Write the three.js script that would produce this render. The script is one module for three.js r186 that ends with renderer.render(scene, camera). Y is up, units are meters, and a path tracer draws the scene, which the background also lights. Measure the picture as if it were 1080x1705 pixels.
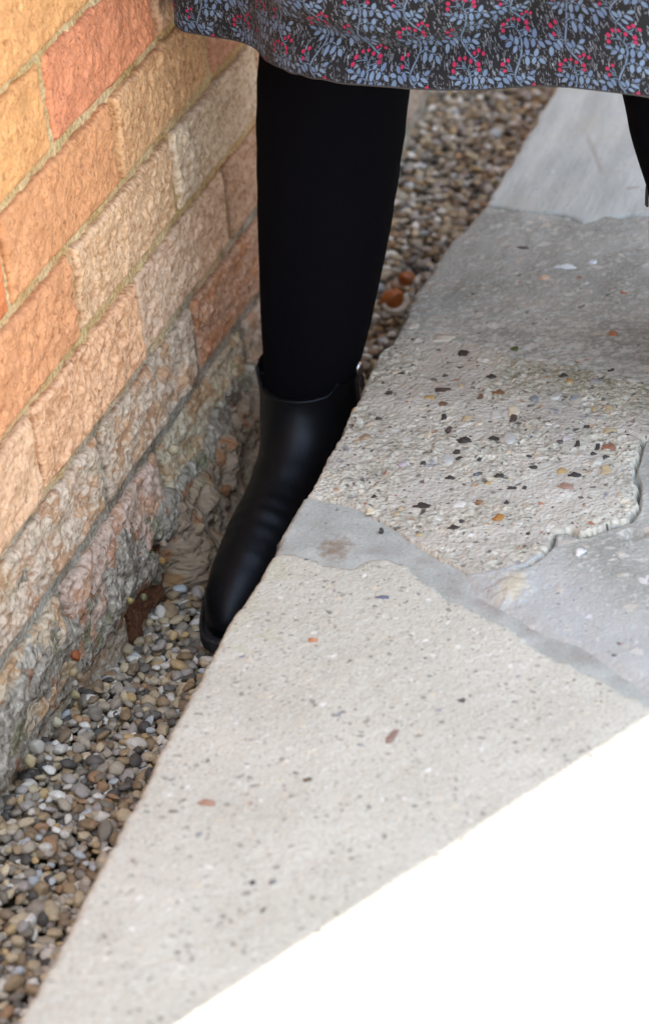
import * as THREE from 'three';
import { MarchingCubes } from 'three/addons/objects/MarchingCubes.js';
import { mergeGeometries, mergeVertices } from 'three/addons/utils/BufferGeometryUtils.js';

// ---------------------------------------------------------------- camera, sky, sun, exposure
const scene = new THREE.Scene();
const camera = new THREE.PerspectiveCamera(21.4545, 648 / 1024, 0.05, 400);
camera.position.set(0.75854, 0.98603, 1.68656);
camera.rotation.order = 'YXZ';
camera.rotation.set(-0.51032, 0.33445, -0.10754);
camera.updateMatrixWorld(true);
camera.focus = 2.07;
camera.userData.fStop = 6.4;

const renderer = new THREE.WebGLRenderer({ antialias: true });
renderer.setSize(648, 1024);
renderer.toneMapping = THREE.LinearToneMapping;
renderer.toneMappingExposure = 8.3;
renderer.shadowMap.enabled = true;

const sunDir = new THREE.Vector3(-0.5223, Math.tan(42 * Math.PI / 180), 0.8527).normalize();
{ // pale blue sky with a little haze towards the horizon and round the sun
  const W = 256, H = 128, d = new Float32Array(W * H * 4), v = new THREE.Vector3();
  for (let j = 0; j < H; j++) for (let i = 0; i < W; i++) {
    const up = ((j + 0.5) / H - 0.5) * Math.PI, az = ((i + 0.5) / W - 0.5) * 2 * Math.PI;
    v.set(Math.cos(up) * Math.cos(az), Math.sin(up), Math.cos(up) * Math.sin(az));
    const y = Math.max(0, v.y), hz = Math.pow(1 - y, 3), s = Math.max(0, v.dot(sunDir));
    const glow = 0.14 * Math.pow(s, 12) + 0.06 * Math.pow(s, 3);
    const o = (j * W + i) * 4;
    d[o] = 0.212 + 0.105 * hz + glow; d[o + 1] = 0.247 + 0.092 * hz + glow * 0.97; d[o + 2] = 0.302 + 0.06 * hz + glow * 0.9; d[o + 3] = 1;
  }
  const sky = new THREE.DataTexture(d, W, H, THREE.RGBAFormat, THREE.FloatType);
  sky.mapping = THREE.EquirectangularReflectionMapping; sky.magFilter = sky.minFilter = THREE.LinearFilter; sky.needsUpdate = true;
  scene.background = sky; scene.environment = sky;
}
const sun = new THREE.DirectionalLight(new THREE.Color(1.0, 0.93, 0.82), 3.4);
sun.position.copy(sunDir).multiplyScalar(12);
sun.castShadow = true; sun.shadow.radius = 1.6; sun.shadow.mapSize.set(4096, 4096);
Object.assign(sun.shadow.camera, { left: -7, right: 7, top: 7, bottom: -7, near: 1, far: 30 });
scene.add(sun); scene.add(sun.target);

// ---------------------------------------------------------------- helpers
function rng(seed) { let a = seed >>> 0; return () => { a = (a + 0x6D2B79F5) | 0; let t = Math.imul(a ^ (a >>> 15), 1 | a); t = (t + Math.imul(t ^ (t >>> 7), 61 | t)) ^ t; return ((t ^ (t >>> 14)) >>> 0) / 4294967296; }; }
const clamp = (x, a = 0, b = 1) => Math.min(b, Math.max(a, x)), lerp = (a, b, t) => a + (b - a) * t;
const sstep = (a, b, x) => { const t = clamp((x - a) / (b - a)); return t * t * (3 - 2 * t); };
const mix3 = (a, b, t) => [lerp(a[0], b[0], t), lerp(a[1], b[1], t), lerp(a[2], b[2], t)];
const lin = (r, g, b) => [r, g, b].map((c) => { c /= 255; return c <= 0.04045 ? c / 12.92 : Math.pow((c + 0.055) / 1.055, 2.4); });
const col = (a) => new THREE.Color().setRGB(a[0], a[1], a[2]);
const PERM = new Uint8Array(512); { const r = rng(77); const p = [...Array(256).keys()]; for (let i = 255; i > 0; i--) { const j = Math.floor(r() * (i + 1)); [p[i], p[j]] = [p[j], p[i]]; } for (let i = 0; i < 512; i++) PERM[i] = p[i & 255]; }
const GR = [[1, 1, 0], [-1, 1, 0], [1, -1, 0], [-1, -1, 0], [1, 0, 1], [-1, 0, 1], [1, 0, -1], [-1, 0, -1], [0, 1, 1], [0, -1, 1], [0, 1, -1], [0, -1, -1], [1, 1, 0], [0, -1, 1], [-1, 1, 0], [0, -1, -1]];
const GX = new Float32Array(16), GY = new Float32Array(16); for (let i = 0; i < 16; i++) { GX[i] = 1.2 * Math.cos(i * Math.PI / 8 + 0.2); GY[i] = 1.2 * Math.sin(i * Math.PI / 8 + 0.2); }
function n3(x, y, seed = 0) { // flat gradient noise, about -0.8..0.8; the third number picks the pattern
  const s = Math.floor(seed * 10) & 255; x += s * 0.37; y += s * 0.61; const X = Math.floor(x), Y = Math.floor(y), xf = x - X, yf = y - Y, S = PERM[s];
  const u = xf * xf * xf * (xf * (xf * 6 - 15) + 10), v = yf * yf * yf * (yf * (yf * 6 - 15) + 10), A = PERM[(X + S) & 255], B = PERM[(X + 1 + S) & 255], y0 = Y & 255, y1 = (Y + 1) & 255;
  const a = PERM[A + y0] & 15, b = PERM[B + y0] & 15, c = PERM[A + y1] & 15, d = PERM[B + y1] & 15;
  const p = GX[a] * xf + GY[a] * yf, q = GX[b] * (xf - 1) + GY[b] * yf, m = GX[c] * xf + GY[c] * (yf - 1), n = GX[d] * (xf - 1) + GY[d] * (yf - 1);
  const t = p + (q - p) * u; return t + (m + (n - m) * u - t) * v;
}
function n3d(x, y, z = 0) { // the same in space
  const X = Math.floor(x), Y = Math.floor(y), Z = Math.floor(z); x -= X; y -= Y; z -= Z;
  const u = x * x * x * (x * (x * 6 - 15) + 10), v = y * y * y * (y * (y * 6 - 15) + 10), w = z * z * z * (z * (z * 6 - 15) + 10);
  const g = (i, j, k) => { const G = GR[PERM[PERM[PERM[(X + i) & 255] + ((Y + j) & 255)] + ((Z + k) & 255)] & 15]; return G[0] * (x - i) + G[1] * (y - j) + G[2] * (z - k); };
  const a = lerp(lerp(g(0, 0, 0), g(1, 0, 0), u), lerp(g(0, 1, 0), g(1, 1, 0), u), v);
  if (z === 0) return a;
  return lerp(a, lerp(lerp(g(0, 0, 1), g(1, 0, 1), u), lerp(g(0, 1, 1), g(1, 1, 1), u), v), w);
}
function fbm(x, y, z = 0, o = 4) { let s = 0, a = 1; for (let i = 0; i < o; i++) { s += a * n3(x, y, z); x = x * 2.03 + 17.1; y = y * 2.03 + 5.7; a *= 0.5; } return s; }
function ridge(x, y, z = 0, o = 3) { let s = 0, a = 1, t = 0; for (let i = 0; i < o; i++) { s += a * (1 - 2 * Math.abs(n3(x, y, z))); t += a; x = x * 2.1 + 11.3; y = y * 2.1 + 3.1; a *= 0.5; } return s / t; }

// a photo pixel (1080 x 1705) to a point on the plane axis = value
const RM = new THREE.Matrix4().extractRotation(camera.matrixWorld), FPX = 4500;
function px(u, v, axis, value) {
  const d = new THREE.Vector3((u - 540) / FPX, -(v - 852.5) / FPX, -1).applyMatrix4(RM), C = camera.position;
  return d.multiplyScalar((value - C.getComponent(axis)) / d.getComponent(axis)).add(C);
}
const onSlab = (u, v) => { const p = px(u, v, 1, 0); return [p.x, p.z]; };
function seen(x, y, z) { const p = new THREE.Vector3(x, y, z).project(camera); return Math.abs(p.x) < 1.04 && Math.abs(p.y) < 1.03; }
function polySD(P, x, y) { // >0 inside
  let d = 1e9, s = -1;
  for (let i = 0, j = P.length - 1; i < P.length; j = i++) {
    const ax = P[j][0], ay = P[j][1], ex = P[i][0] - ax, ey = P[i][1] - ay, wx = x - ax, wy = y - ay;
    const t = clamp((wx * ex + wy * ey) / (ex * ex + ey * ey + 1e-12)), qx = wx - ex * t, qy = wy - ey * t;
    d = Math.min(d, qx * qx + qy * qy);
    if ((P[i][1] > y) !== (ay > y) && x < (ax - P[i][0]) * (y - P[i][1]) / (ay - P[i][1]) + P[i][0]) s = -s;
  }
  return s * Math.sqrt(d);
}
const taken = new Map();
function numbered(n) { const k = taken.get(n) || 0; taken.set(n, k + 1); return k ? `${n}_${String(k).padStart(3, '0')}` : n; }
function mesh(name, g, m, parent) {
  const o = new THREE.Mesh(g, m); o.castShadow = o.receiveShadow = true;
  o.name = parent === scene ? numbered(name) : name; parent.add(o); return o;
}
function texture(data, w, h, srgb) {
  const t = new THREE.DataTexture(data, w, h, THREE.RGBAFormat); t.wrapS = t.wrapT = THREE.MirroredRepeatWrapping;
  t.magFilter = THREE.LinearFilter; t.minFilter = THREE.LinearMipmapLinearFilter; t.generateMipmaps = true;
  if (srgb) t.colorSpace = THREE.SRGBColorSpace; t.needsUpdate = true; return t;
}
const enc = new Uint8Array(4097); for (let i = 0; i <= 4096; i++) { const c = i / 4096; enc[i] = Math.round(255 * (c <= 0.0031308 ? 12.92 * c : 1.055 * Math.pow(c, 1 / 2.4) - 0.055)); }
const toS = (c) => enc[Math.round(clamp(c) * 4096)];
// grid of lines: fine between a and b, growing outside
function axis(a, b, step, lo, hi) {
  const out = []; for (let i = 0, n = Math.round((b - a) / step); i <= n; i++) out.push(a + (b - a) * i / n);
  for (let s = step, x = a; x > lo;) { s *= 1.35; x = Math.max(lo, x - s); out.unshift(x); }
  for (let s = step, x = b; x < hi;) { s *= 1.35; x = Math.min(hi, x + s); out.push(x); }
  return out;
}
// a surface painter: base colour function and irregular flecks, to a colour map and a bump map
function paint(x0, x1, y0, y1, res, base, relief, flecks, seed) {
  const w = Math.min(2048, Math.round((x1 - x0) / res)), h = Math.min(2048, Math.round((y1 - y0) / res));
  const C = new Float32Array(w * h * 3), B = new Float32Array(w * h), sx = (x1 - x0) / w, sy = (y1 - y0) / h;
  for (let j = 0; j < h; j++) for (let i = 0; i < w; i++) {
    const x = x0 + (i + 0.5) * sx, y = y0 + (j + 0.5) * sy, k = j * w + i, c = base(x, y);
    C[k * 3] = c[0]; C[k * 3 + 1] = c[1]; C[k * 3 + 2] = c[2]; B[k] = relief(x, y);
  }
  const r = rng(seed);
  for (const f of flecks) {
    const n = Math.round(f.density * (x1 - x0) * (y1 - y0));
    for (let q = 0; q < n; q++) {
      const cx = x0 + r() * (x1 - x0), cy = y0 + r() * (y1 - y0), rad = f.r0 * Math.pow(f.r1 / f.r0, Math.pow(r(), f.pow || 1.6)), el = 1 + r() * (f.elong || 0.8), th = r() * Math.PI;
      const c = f.colors[Math.floor(r() * f.colors.length)], a = (f.alpha || 0.9) * (0.7 + 0.3 * r()), ph = r() * 6.28, ph2 = r() * 6.28, z = r() * 50;
      if (f.where && r() > f.where(cx, cy)) continue;
      const ct = Math.cos(th), st = Math.sin(th), R = rad * el * 1.25;
      for (let j = Math.max(0, Math.floor((cy - R - y0) / sy)); j <= Math.min(h - 1, Math.ceil((cy + R - y0) / sy)); j++)
        for (let i = Math.max(0, Math.floor((cx - R - x0) / sx)); i <= Math.min(w - 1, Math.ceil((cx + R - x0) / sx)); i++) {
          const dx = x0 + (i + 0.5) * sx - cx, dy = y0 + (j + 0.5) * sy - cy, lx = (dx * ct + dy * st) / (rad * el), ly = (-dx * st + dy * ct) / rad, an = Math.atan2(ly, lx);
          const e = Math.hypot(lx, ly) * (1 + 0.16 * Math.sin(2 * an + ph) + 0.13 * Math.sin(3 * an + ph2) + 0.09 * Math.sin(7 * an + ph)), t = a * (1 - sstep(0.78, 1.05, e));
          if (t <= 0) continue;
          const k = j * w + i;
          for (let m = 0; m < 3; m++) C[k * 3 + m] = lerp(C[k * 3 + m], c[m], t);
          B[k] += f.bump * t;
        }
    }
  }
  let mn = 1e9, mx = -1e9; for (const b of B) { mn = Math.min(mn, b); mx = Math.max(mx, b); }
  const cd = new Uint8Array(w * h * 4), bd = new Uint8Array(w * h * 4);
  for (let k = 0; k < w * h; k++) {
    for (let m = 0; m < 3; m++) cd[k * 4 + m] = toS(C[k * 3 + m]); cd[k * 4 + 3] = 255;
    const b = Math.round(255 * (B[k] - mn) / (mx - mn)); bd[k * 4] = bd[k * 4 + 1] = bd[k * 4 + 2] = b; bd[k * 4 + 3] = 255;
  }
  return { map: texture(cd, w, h, true), bumpMap: texture(bd, w, h, false), bumpScale: mx - mn };
}
const icoCache = new Map();
function ico(detail) { if (!icoCache.has(detail)) { const g = new THREE.IcosahedronGeometry(1, detail); g.deleteAttribute('normal'); g.deleteAttribute('uv'); icoCache.set(detail, mergeVertices(g, 1e-4)); } return icoCache.get(detail); }
// one rounded, slightly angular stone of unit size
function stoneGeo(detail, seed, rough = 0.18) {
  const g = ico(detail).clone(), p = g.attributes.position, v = new THREE.Vector3(), r = rng(seed), o = r() * 100, cuts = [];
  for (let i = 0; i < 6; i++) cuts.push([new THREE.Vector3(r() - 0.5, r() - 0.5, r() - 0.5).normalize(), 0.6 + r() * 0.34]);
  for (let i = 0; i < p.count; i++) {
    v.fromBufferAttribute(p, i); const k = 1 + rough * n3d(v.x * 1.3 + o, v.y * 1.3, v.z * 1.3 + o) * 1.6; v.multiplyScalar(k);
    for (const [n, d] of cuts) { const e = v.dot(n) - d; if (e > 0) v.addScaledVector(n, -e * 0.88); }
    p.setXYZ(i, v.x, v.y, v.z);
  }
  g.computeVertexNormals();
  const uv = new Float32Array(p.count * 2); for (let i = 0; i < p.count; i++) { uv[i * 2] = p.getX(i) * 0.5 + p.getY(i) * 0.2 + o; uv[i * 2 + 1] = p.getZ(i) * 0.5 + p.getY(i) * 0.4; }
  g.setAttribute('uv', new THREE.BufferAttribute(uv, 2)); return g;
}
// a smooth closed body from a distance function
function sdfGeo(fn, lo, hi, res) {
  const mc = new MarchingCubes(res, new THREE.MeshStandardMaterial(), false, false, 400000), half = res / 2;
  const at = (i, a) => lo[a] + (hi[a] - lo[a]) * (i / half) * 0.5;
  for (let k = 0; k < res; k++) for (let j = 0; j < res; j++) for (let i = 0; i < res; i++) mc.field[k * res * res + j * res + i] = -fn(at(i, 0), at(j, 1), at(k, 2));
  mc.isolation = 0; mc.update();
  const n = mc.count, p = new Float32Array(n * 3);
  for (let i = 0; i < n; i++) for (let a = 0; a < 3; a++) p[i * 3 + a] = lo[a] + (hi[a] - lo[a]) * (mc.positionArray[i * 3 + a] + 1) * 0.5;
  let g = new THREE.BufferGeometry(); g.setAttribute('position', new THREE.BufferAttribute(p, 3)); g = mergeVertices(g, 1e-5);
  const q = g.attributes.position, N = new Float32Array(q.count * 3), e = 0.0015, v = new THREE.Vector3();
  for (let i = 0; i < q.count; i++) { const x = q.getX(i), y = q.getY(i), z = q.getZ(i); v.set(fn(x + e, y, z) - fn(x - e, y, z), fn(x, y + e, z) - fn(x, y - e, z), fn(x, y, z + e) - fn(x, y, z - e)).normalize(); v.toArray(N, i * 3); }
  g.setAttribute('normal', new THREE.BufferAttribute(N, 3));
  // face the triangles outwards
  const ix = g.index.array, a = new THREE.Vector3(), b = new THREE.Vector3(), c = new THREE.Vector3();
  for (let i = 0; i < ix.length; i += 3) {
    a.fromBufferAttribute(q, ix[i]); b.fromBufferAttribute(q, ix[i + 1]).sub(a); c.fromBufferAttribute(q, ix[i + 2]).sub(a); b.cross(c);
    const k = ix[i] * 3; if (b.x * N[k] + b.y * N[k + 1] + b.z * N[k + 2] < 0) { const t = ix[i + 1]; ix[i + 1] = ix[i + 2]; ix[i + 2] = t; }
  }
  return g;
}
const smin = (a, b, k) => { const h = Math.max(k - Math.abs(a - b), 0) / k; return Math.min(a, b) - h * h * k * 0.25; };
function cone(x, y, z, A, B) { // distance to a tapered capsule, A and B = [x, y, z, r]
  const bx = B[0] - A[0], by = B[1] - A[1], bz = B[2] - A[2], px_ = x - A[0], py = y - A[1], pz = z - A[2];
  const t = clamp((px_ * bx + py * by + pz * bz) / (bx * bx + by * by + bz * bz)), dx = px_ - bx * t, dy = py - by * t, dz = pz - bz * t;
  return Math.sqrt(dx * dx + dy * dy + dz * dz) - lerp(A[3], B[3], t);
}
function tubeGeo(pts, r, seg = 40, rad = 8) { return new THREE.TubeGeometry(new THREE.CatmullRomCurve3(pts), seg, r, rad, false); }

// ---------------------------------------------------------------- ground
{
  const g = new THREE.PlaneGeometry(400, 400); g.rotateX(-Math.PI / 2); g.translate(0, -0.26, 0);
  const o = mesh('ground', g, new THREE.MeshStandardMaterial({ color: col([0.2, 0.19, 0.17]), roughness: 1 }), scene);
  o.userData = { kind: 'structure', label: 'bare trodden ground beyond the concrete path', category: 'ground' };
}

// ---------------------------------------------------------------- concrete path
const EDGE = [[5, 0.172], [0.75, 0.171], [0.613, 0.169], [0.42, 0.163], [0.26, 0.158], [0.205, 0.1565], [0.10, 0.160], [0.03, 0.157], [0.004, 0.1575], [-0.002, 0.161], [-0.06, 0.1585], [-0.122, 0.157], [-0.24, 0.152], [-0.262, 0.157], [-0.355, 0.1535], [-0.44, 0.157], [-0.545, 0.170], [-0.84, 0.172], [-1.4, 0.174], [-6, 0.18]];
function edgeX(z) {
  let i = 0; while (i < EDGE.length - 2 && EDGE[i + 1][0] > z) i++;
  const [z0, x0] = EDGE[i], [z1, x1] = EDGE[i + 1];
  return lerp(x0, x1, sstep(0, 1, clamp((z - z0) / (z1 - z0)))) + 0.0022 * n3(z * 34, 3.3) + 0.0013 * n3(z * 110, 8.1) + 0.0016 * Math.max(0, n3(z * 60, 21.7) - 0.25) * 3;
}
const NEARLINE = [[440, 927], [457, 922], [493, 920], [517, 930], [540, 940], [587, 947], [613, 933], [647, 930], [683, 943], [693, 960], [723, 973], [740, 993], [773, 1007], [800, 1020], [850, 1045], [900, 1085], [960, 1110], [1020, 1140], [1080, 1172]].map((q) => onSlab(...q));
const PATCHLINE = [[510, 822], [530, 832], [590, 843], [620, 860], [660, 885], [700, 910], [740, 935], [775, 955], [800, 966], [850, 985], [900, 1010], [950, 1040], [1000, 1065], [1080, 1100]].map((q) => onSlab(...q));
const LIPLINE = [[790, 962], [830, 955], [875, 943], [899, 924], [914, 905], [916, 888], [899, 883], [950, 880], [962, 888], [976, 885], [998, 878], [1044, 864], [1057, 844], [1058, 808], [1051, 782], [1061, 748], [1066, 731], [1080, 728]].map((q) => onSlab(...q));
const WORNLINE = [[680, 552], [760, 562], [850, 588], [950, 602], [1010, 622], [1080, 640]].map((q) => onSlab(...q));
const FARLINE = [[800, 343], [815, 345], [850, 352], [880, 356], [920, 358], [945, 364], [965, 375], [985, 372], [1010, 364], [1080, 362]].map((q) => onSlab(...q));
const sh = (L, dx, dz) => L.map(([x, z]) => [x + dx, z + dz]);
const last = (L) => L[L.length - 1];
const ZX0 = 0.135, ZX1 = 0.58;
const path = new THREE.Group(); path.name = 'concrete_path'; scene.add(path);
path.userData = { kind: 'structure', label: 'cracked and patched pale concrete path beside the brick wall', category: 'path' };
const cream = lin(205, 195, 172), chalk = lin(222, 222, 218), soot = lin(58, 54, 52), rust = lin(150, 95, 62), ochre = lin(185, 145, 85), slate = lin(128, 134, 142), grey = lin(150, 146, 140);
const flintDark = [lin(62, 58, 56), lin(78, 72, 66), lin(52, 50, 52), lin(90, 80, 70)];
const dims = (P) => { const z = P.map((q) => q[1]).filter((q) => q > -1.5 && q < 1.1); return [Math.min(...z) - 0.03, Math.max(...z) + 0.03]; };

function slab(name, label, poly, o) {
  const sd0 = (x, z) => polySD(poly, x, z) + o.rag * (n3(x * 70, z * 70, 4.2) * 0.6 + n3(x * 230, z * 230, 9.7) * (o.nick ?? 0.3));
  const xs = axis(ZX0, ZX1, o.step || 0.0026, 0.12, 2.6), zs = axis(Math.max(-1.15, o.gz0 ?? o.z0), Math.min(0.72, o.gz1 ?? o.z1), o.step || 0.0026, Math.max(-6, o.zlo ?? -6), Math.min(5, o.zhi ?? 5));
  const nx = xs.length, nz = zs.length, pos = new Float32Array(nx * nz * 3), uv = new Float32Array(nx * nz * 2), sdv = new Float32Array(nx * nz);
  const X0 = ZX0, X1 = 0.62, Z0 = o.z0, Z1 = o.z1;
  for (let j = 0; j < nz; j++) { const z = zs[j], ex = edgeX(z); for (let i = 0; i < nx; i++) {
    const x = xs[i], k = j * nx + i, se = x - ex, sp = sd0(x, z); sdv[k] = Math.min(se, sp);
    let h = o.y + o.height(x, z);
    const er = 0.0034, a = clamp(se / er); h -= 0.0035 * (1 - Math.sqrt(1 - (1 - a) * (1 - a))); if (se < 0) h += se * 3;
    const b = clamp(sp / o.round); h -= o.round * o.fall * (1 - Math.sqrt(1 - (1 - b) * (1 - b))); if (sp < 0) h += sp * o.slope;
    pos[k * 3] = x; pos[k * 3 + 1] = h; pos[k * 3 + 2] = z; uv[k * 2] = (x - X0) / (X1 - X0); uv[k * 2 + 1] = (z - Z0) / (Z1 - Z0);
  } }
  const ix = []; for (let j = 0; j < nz - 1; j++) for (let i = 0; i < nx - 1; i++) {
    const a = j * nx + i, b = a + 1, c = a + nx, d = c + 1;
    if (Math.max(sdv[a], sdv[b], sdv[c], sdv[d]) > -o.skirt) ix.push(a, c, b, b, c, d);
  }
  const g0 = new THREE.BufferGeometry(); g0.setAttribute('position', new THREE.BufferAttribute(pos, 3)); g0.setAttribute('uv', new THREE.BufferAttribute(uv, 2)); g0.setIndex(ix);
  // drop unused vertices
  const map = new Int32Array(nx * nz).fill(-1), np = [], nu = [], ni = []; for (const k of ix) { if (map[k] < 0) { map[k] = np.length / 3; np.push(pos[k * 3], pos[k * 3 + 1], pos[k * 3 + 2]); nu.push(uv[k * 2], uv[k * 2 + 1]); } ni.push(map[k]); }
  const g = new THREE.BufferGeometry(); g.setAttribute('position', new THREE.Float32BufferAttribute(np, 3)); g.setAttribute('uv', new THREE.Float32BufferAttribute(nu, 2)); g.setIndex(ni); g.computeVertexNormals();
  const t = paint(X0, X1, Z0, Z1, o.res || 0.00055, o.base, o.relief, o.flecks, o.seed);
  const m = mesh(name, g, new THREE.MeshStandardMaterial({ ...t, roughness: o.roughness || 0.93 }), path);
  m.userData = { label }; return m;
}
const speck = (d, r0, r1, colors, bump, extra = {}) => ({ density: d, r0, r1, colors, bump, ...extra });
// pale near slab, finely speckled, algae along the broken trench edge
const nearPoly = [[-0.3, NEARLINE[0][1] - 0.02], ...NEARLINE, [0.62, 0.38], [2.7, 0.55], [2.7, 5.2], [-0.3, 5.2]];
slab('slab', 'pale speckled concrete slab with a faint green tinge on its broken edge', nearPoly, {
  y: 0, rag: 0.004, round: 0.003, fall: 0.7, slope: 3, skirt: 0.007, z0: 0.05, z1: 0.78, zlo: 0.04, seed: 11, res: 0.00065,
  height: (x, z) => 0.0012 * fbm(x * 9, z * 9, 1.5, 3) + 0.00055 * fbm(x * 120, z * 120, 2.5, 3) + 0.0008 * Math.min(0, fbm(x * 60, z * 60, 7.1, 2) + 0.25),
  base: (x, z) => {
    const m = fbm(x * 14, z * 14, 3.1, 4), f = fbm(x * 330, z * 330, 5.2, 3);
    let c = mix3([0.452, 0.444, 0.38], [0.535, 0.527, 0.462], clamp(0.5 + 0.6 * m)); c = mix3(c, [0.60, 0.595, 0.55], clamp(f * 0.55)); c = mix3(c, [0.34, 0.32, 0.29], clamp(-f * 0.5));
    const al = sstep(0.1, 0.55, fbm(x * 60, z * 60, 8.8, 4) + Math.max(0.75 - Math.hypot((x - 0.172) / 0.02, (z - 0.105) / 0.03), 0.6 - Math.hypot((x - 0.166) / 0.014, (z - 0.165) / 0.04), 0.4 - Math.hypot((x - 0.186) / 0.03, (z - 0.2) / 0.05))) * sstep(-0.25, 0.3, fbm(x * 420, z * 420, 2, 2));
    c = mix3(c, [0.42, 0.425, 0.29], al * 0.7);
    
    return c;
  },
  relief: (x, z) => 0.00035 * fbm(x * 420, z * 420, 3.3, 3),
  flecks: [speck(30000, 0.0003, 0.0009, [cream, chalk, [0.5, 0.47, 0.4], grey], 0.0001, { alpha: 0.5 }), speck(26000, 0.0003, 0.0009, [grey, lin(120, 112, 104), lin(140, 130, 118), soot], -0.0002, { alpha: 0.65 }), speck(11000, 0.0005, 0.0019, flintDark.concat([grey]), -0.0003, { alpha: 0.58, pow: 2.2 }), speck(2600, 0.0006, 0.0021, [chalk, cream, chalk, cream], 0.0002, { alpha: 0.8 }), speck(160, 0.001, 0.0024, [lin(150, 120, 98), slate, soot, lin(120, 100, 85)], 0.0001)],
});
// grey mortar patch
const patchPoly = [[-0.3, PATCHLINE[0][1] - 0.004], ...sh(PATCHLINE, 0, -0.006), [0.62, 0.30], [0.62, 0.41], ...sh(NEARLINE, 0, 0.009).reverse(), [-0.3, NEARLINE[0][1]]];
slab('mortar_patch', 'smooth grey mortar patch filling the break between two slabs', patchPoly, {
  y: -0.0012, rag: 0.002, round: 0.003, fall: 0.5, slope: 3, skirt: 0.006, z0: -0.03, z1: 0.42, zlo: -0.03, zhi: 0.43, seed: 23, roughness: 0.88,
  height: (x, z) => -0.0008 * sstep(0.22, 0.3, x) + 0.001 * fbm(x * 14, z * 14, 4.5, 3) + 0.0002 * fbm(x * 120, z * 120, 6.1, 2),
  base: (x, z) => {
    const m = fbm(x * 20, z * 20, 12.1, 4), f = fbm(x * 380, z * 380, 3.2, 3);
    let c = mix3([0.315, 0.338, 0.32], [0.45, 0.48, 0.46], clamp(0.5 + 0.8 * m)); c = mix3(c, [0.55, 0.55, 0.53], clamp(f * 0.35)); c = mix3(c, [0.25, 0.24, 0.22], clamp(-f * 0.4));
    const band = clamp(1 - Math.abs(polySD(nearPoly, x, z) + 0.012) * 70) * clamp(0.5 + fbm(x * 40, z * 40, 3.3, 3)); c = mix3(c, [0.27, 0.255, 0.23], band * 0.8);
    const br = clamp(1.3 - Math.hypot(x - 0.203, (z - 0.072) * 0.7) / 0.012 + 0.7 * fbm(x * 160, z * 160, 1, 3)); return mix3(c, [0.2, 0.14, 0.085], br * 0.7);
  },
  relief: (x, z) => 0.0002 * fbm(x * 500, z * 500, 3.3, 3),
  flecks: [speck(40000, 0.0002, 0.0005, [chalk, chalk, grey], 0.00005, { alpha: 0.5 }), speck(20000, 0.0002, 0.0006, [lin(110, 108, 104), soot], -0.0001, { alpha: 0.6 }), speck(900, 0.0004, 0.0011, [soot, chalk, lin(90, 84, 78)], 0)],
});
// exposed aggregate slab
const aggPoly = [[-0.3, PATCHLINE[0][1]], ...PATCHLINE.slice(0, 8), ...LIPLINE, [0.6, -0.16], [2.7, -0.1], [2.7, -0.5], [0.6, -0.23], ...WORNLINE.slice().reverse(), [-0.3, -0.285]];
const mossAt = (x, z) => clamp(1.25 - Math.abs(z + 0.205 + 0.25 * (0.36 - x)) / 0.035 + 0.8 * fbm(x * 45, z * 45, 6.2, 3)) * sstep(0.22, 0.3, x);
const aggRough = (x, z) => sstep(-0.35, 0.3, fbm(x * 15, z * 15, 14.4, 3));
const aggH = (x, z) => 0.0016 * fbm(x * 22, z * 22, 9.5, 3) + (0.0004 + 0.0012 * aggRough(x, z)) * fbm(x * 130, z * 130, 12.5, 3) - 0.0035 * aggRough(x, z) * Math.max(0, fbm(x * 95, z * 95, 31.5, 3) - 0.3) - 0.004 * clamp(1 - Math.abs(z + 0.13 - 0.32 * (x - 0.36) + 0.01 * n3(x * 60, 2)) / 0.002) * sstep(0.34, 0.36, x);
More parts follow.
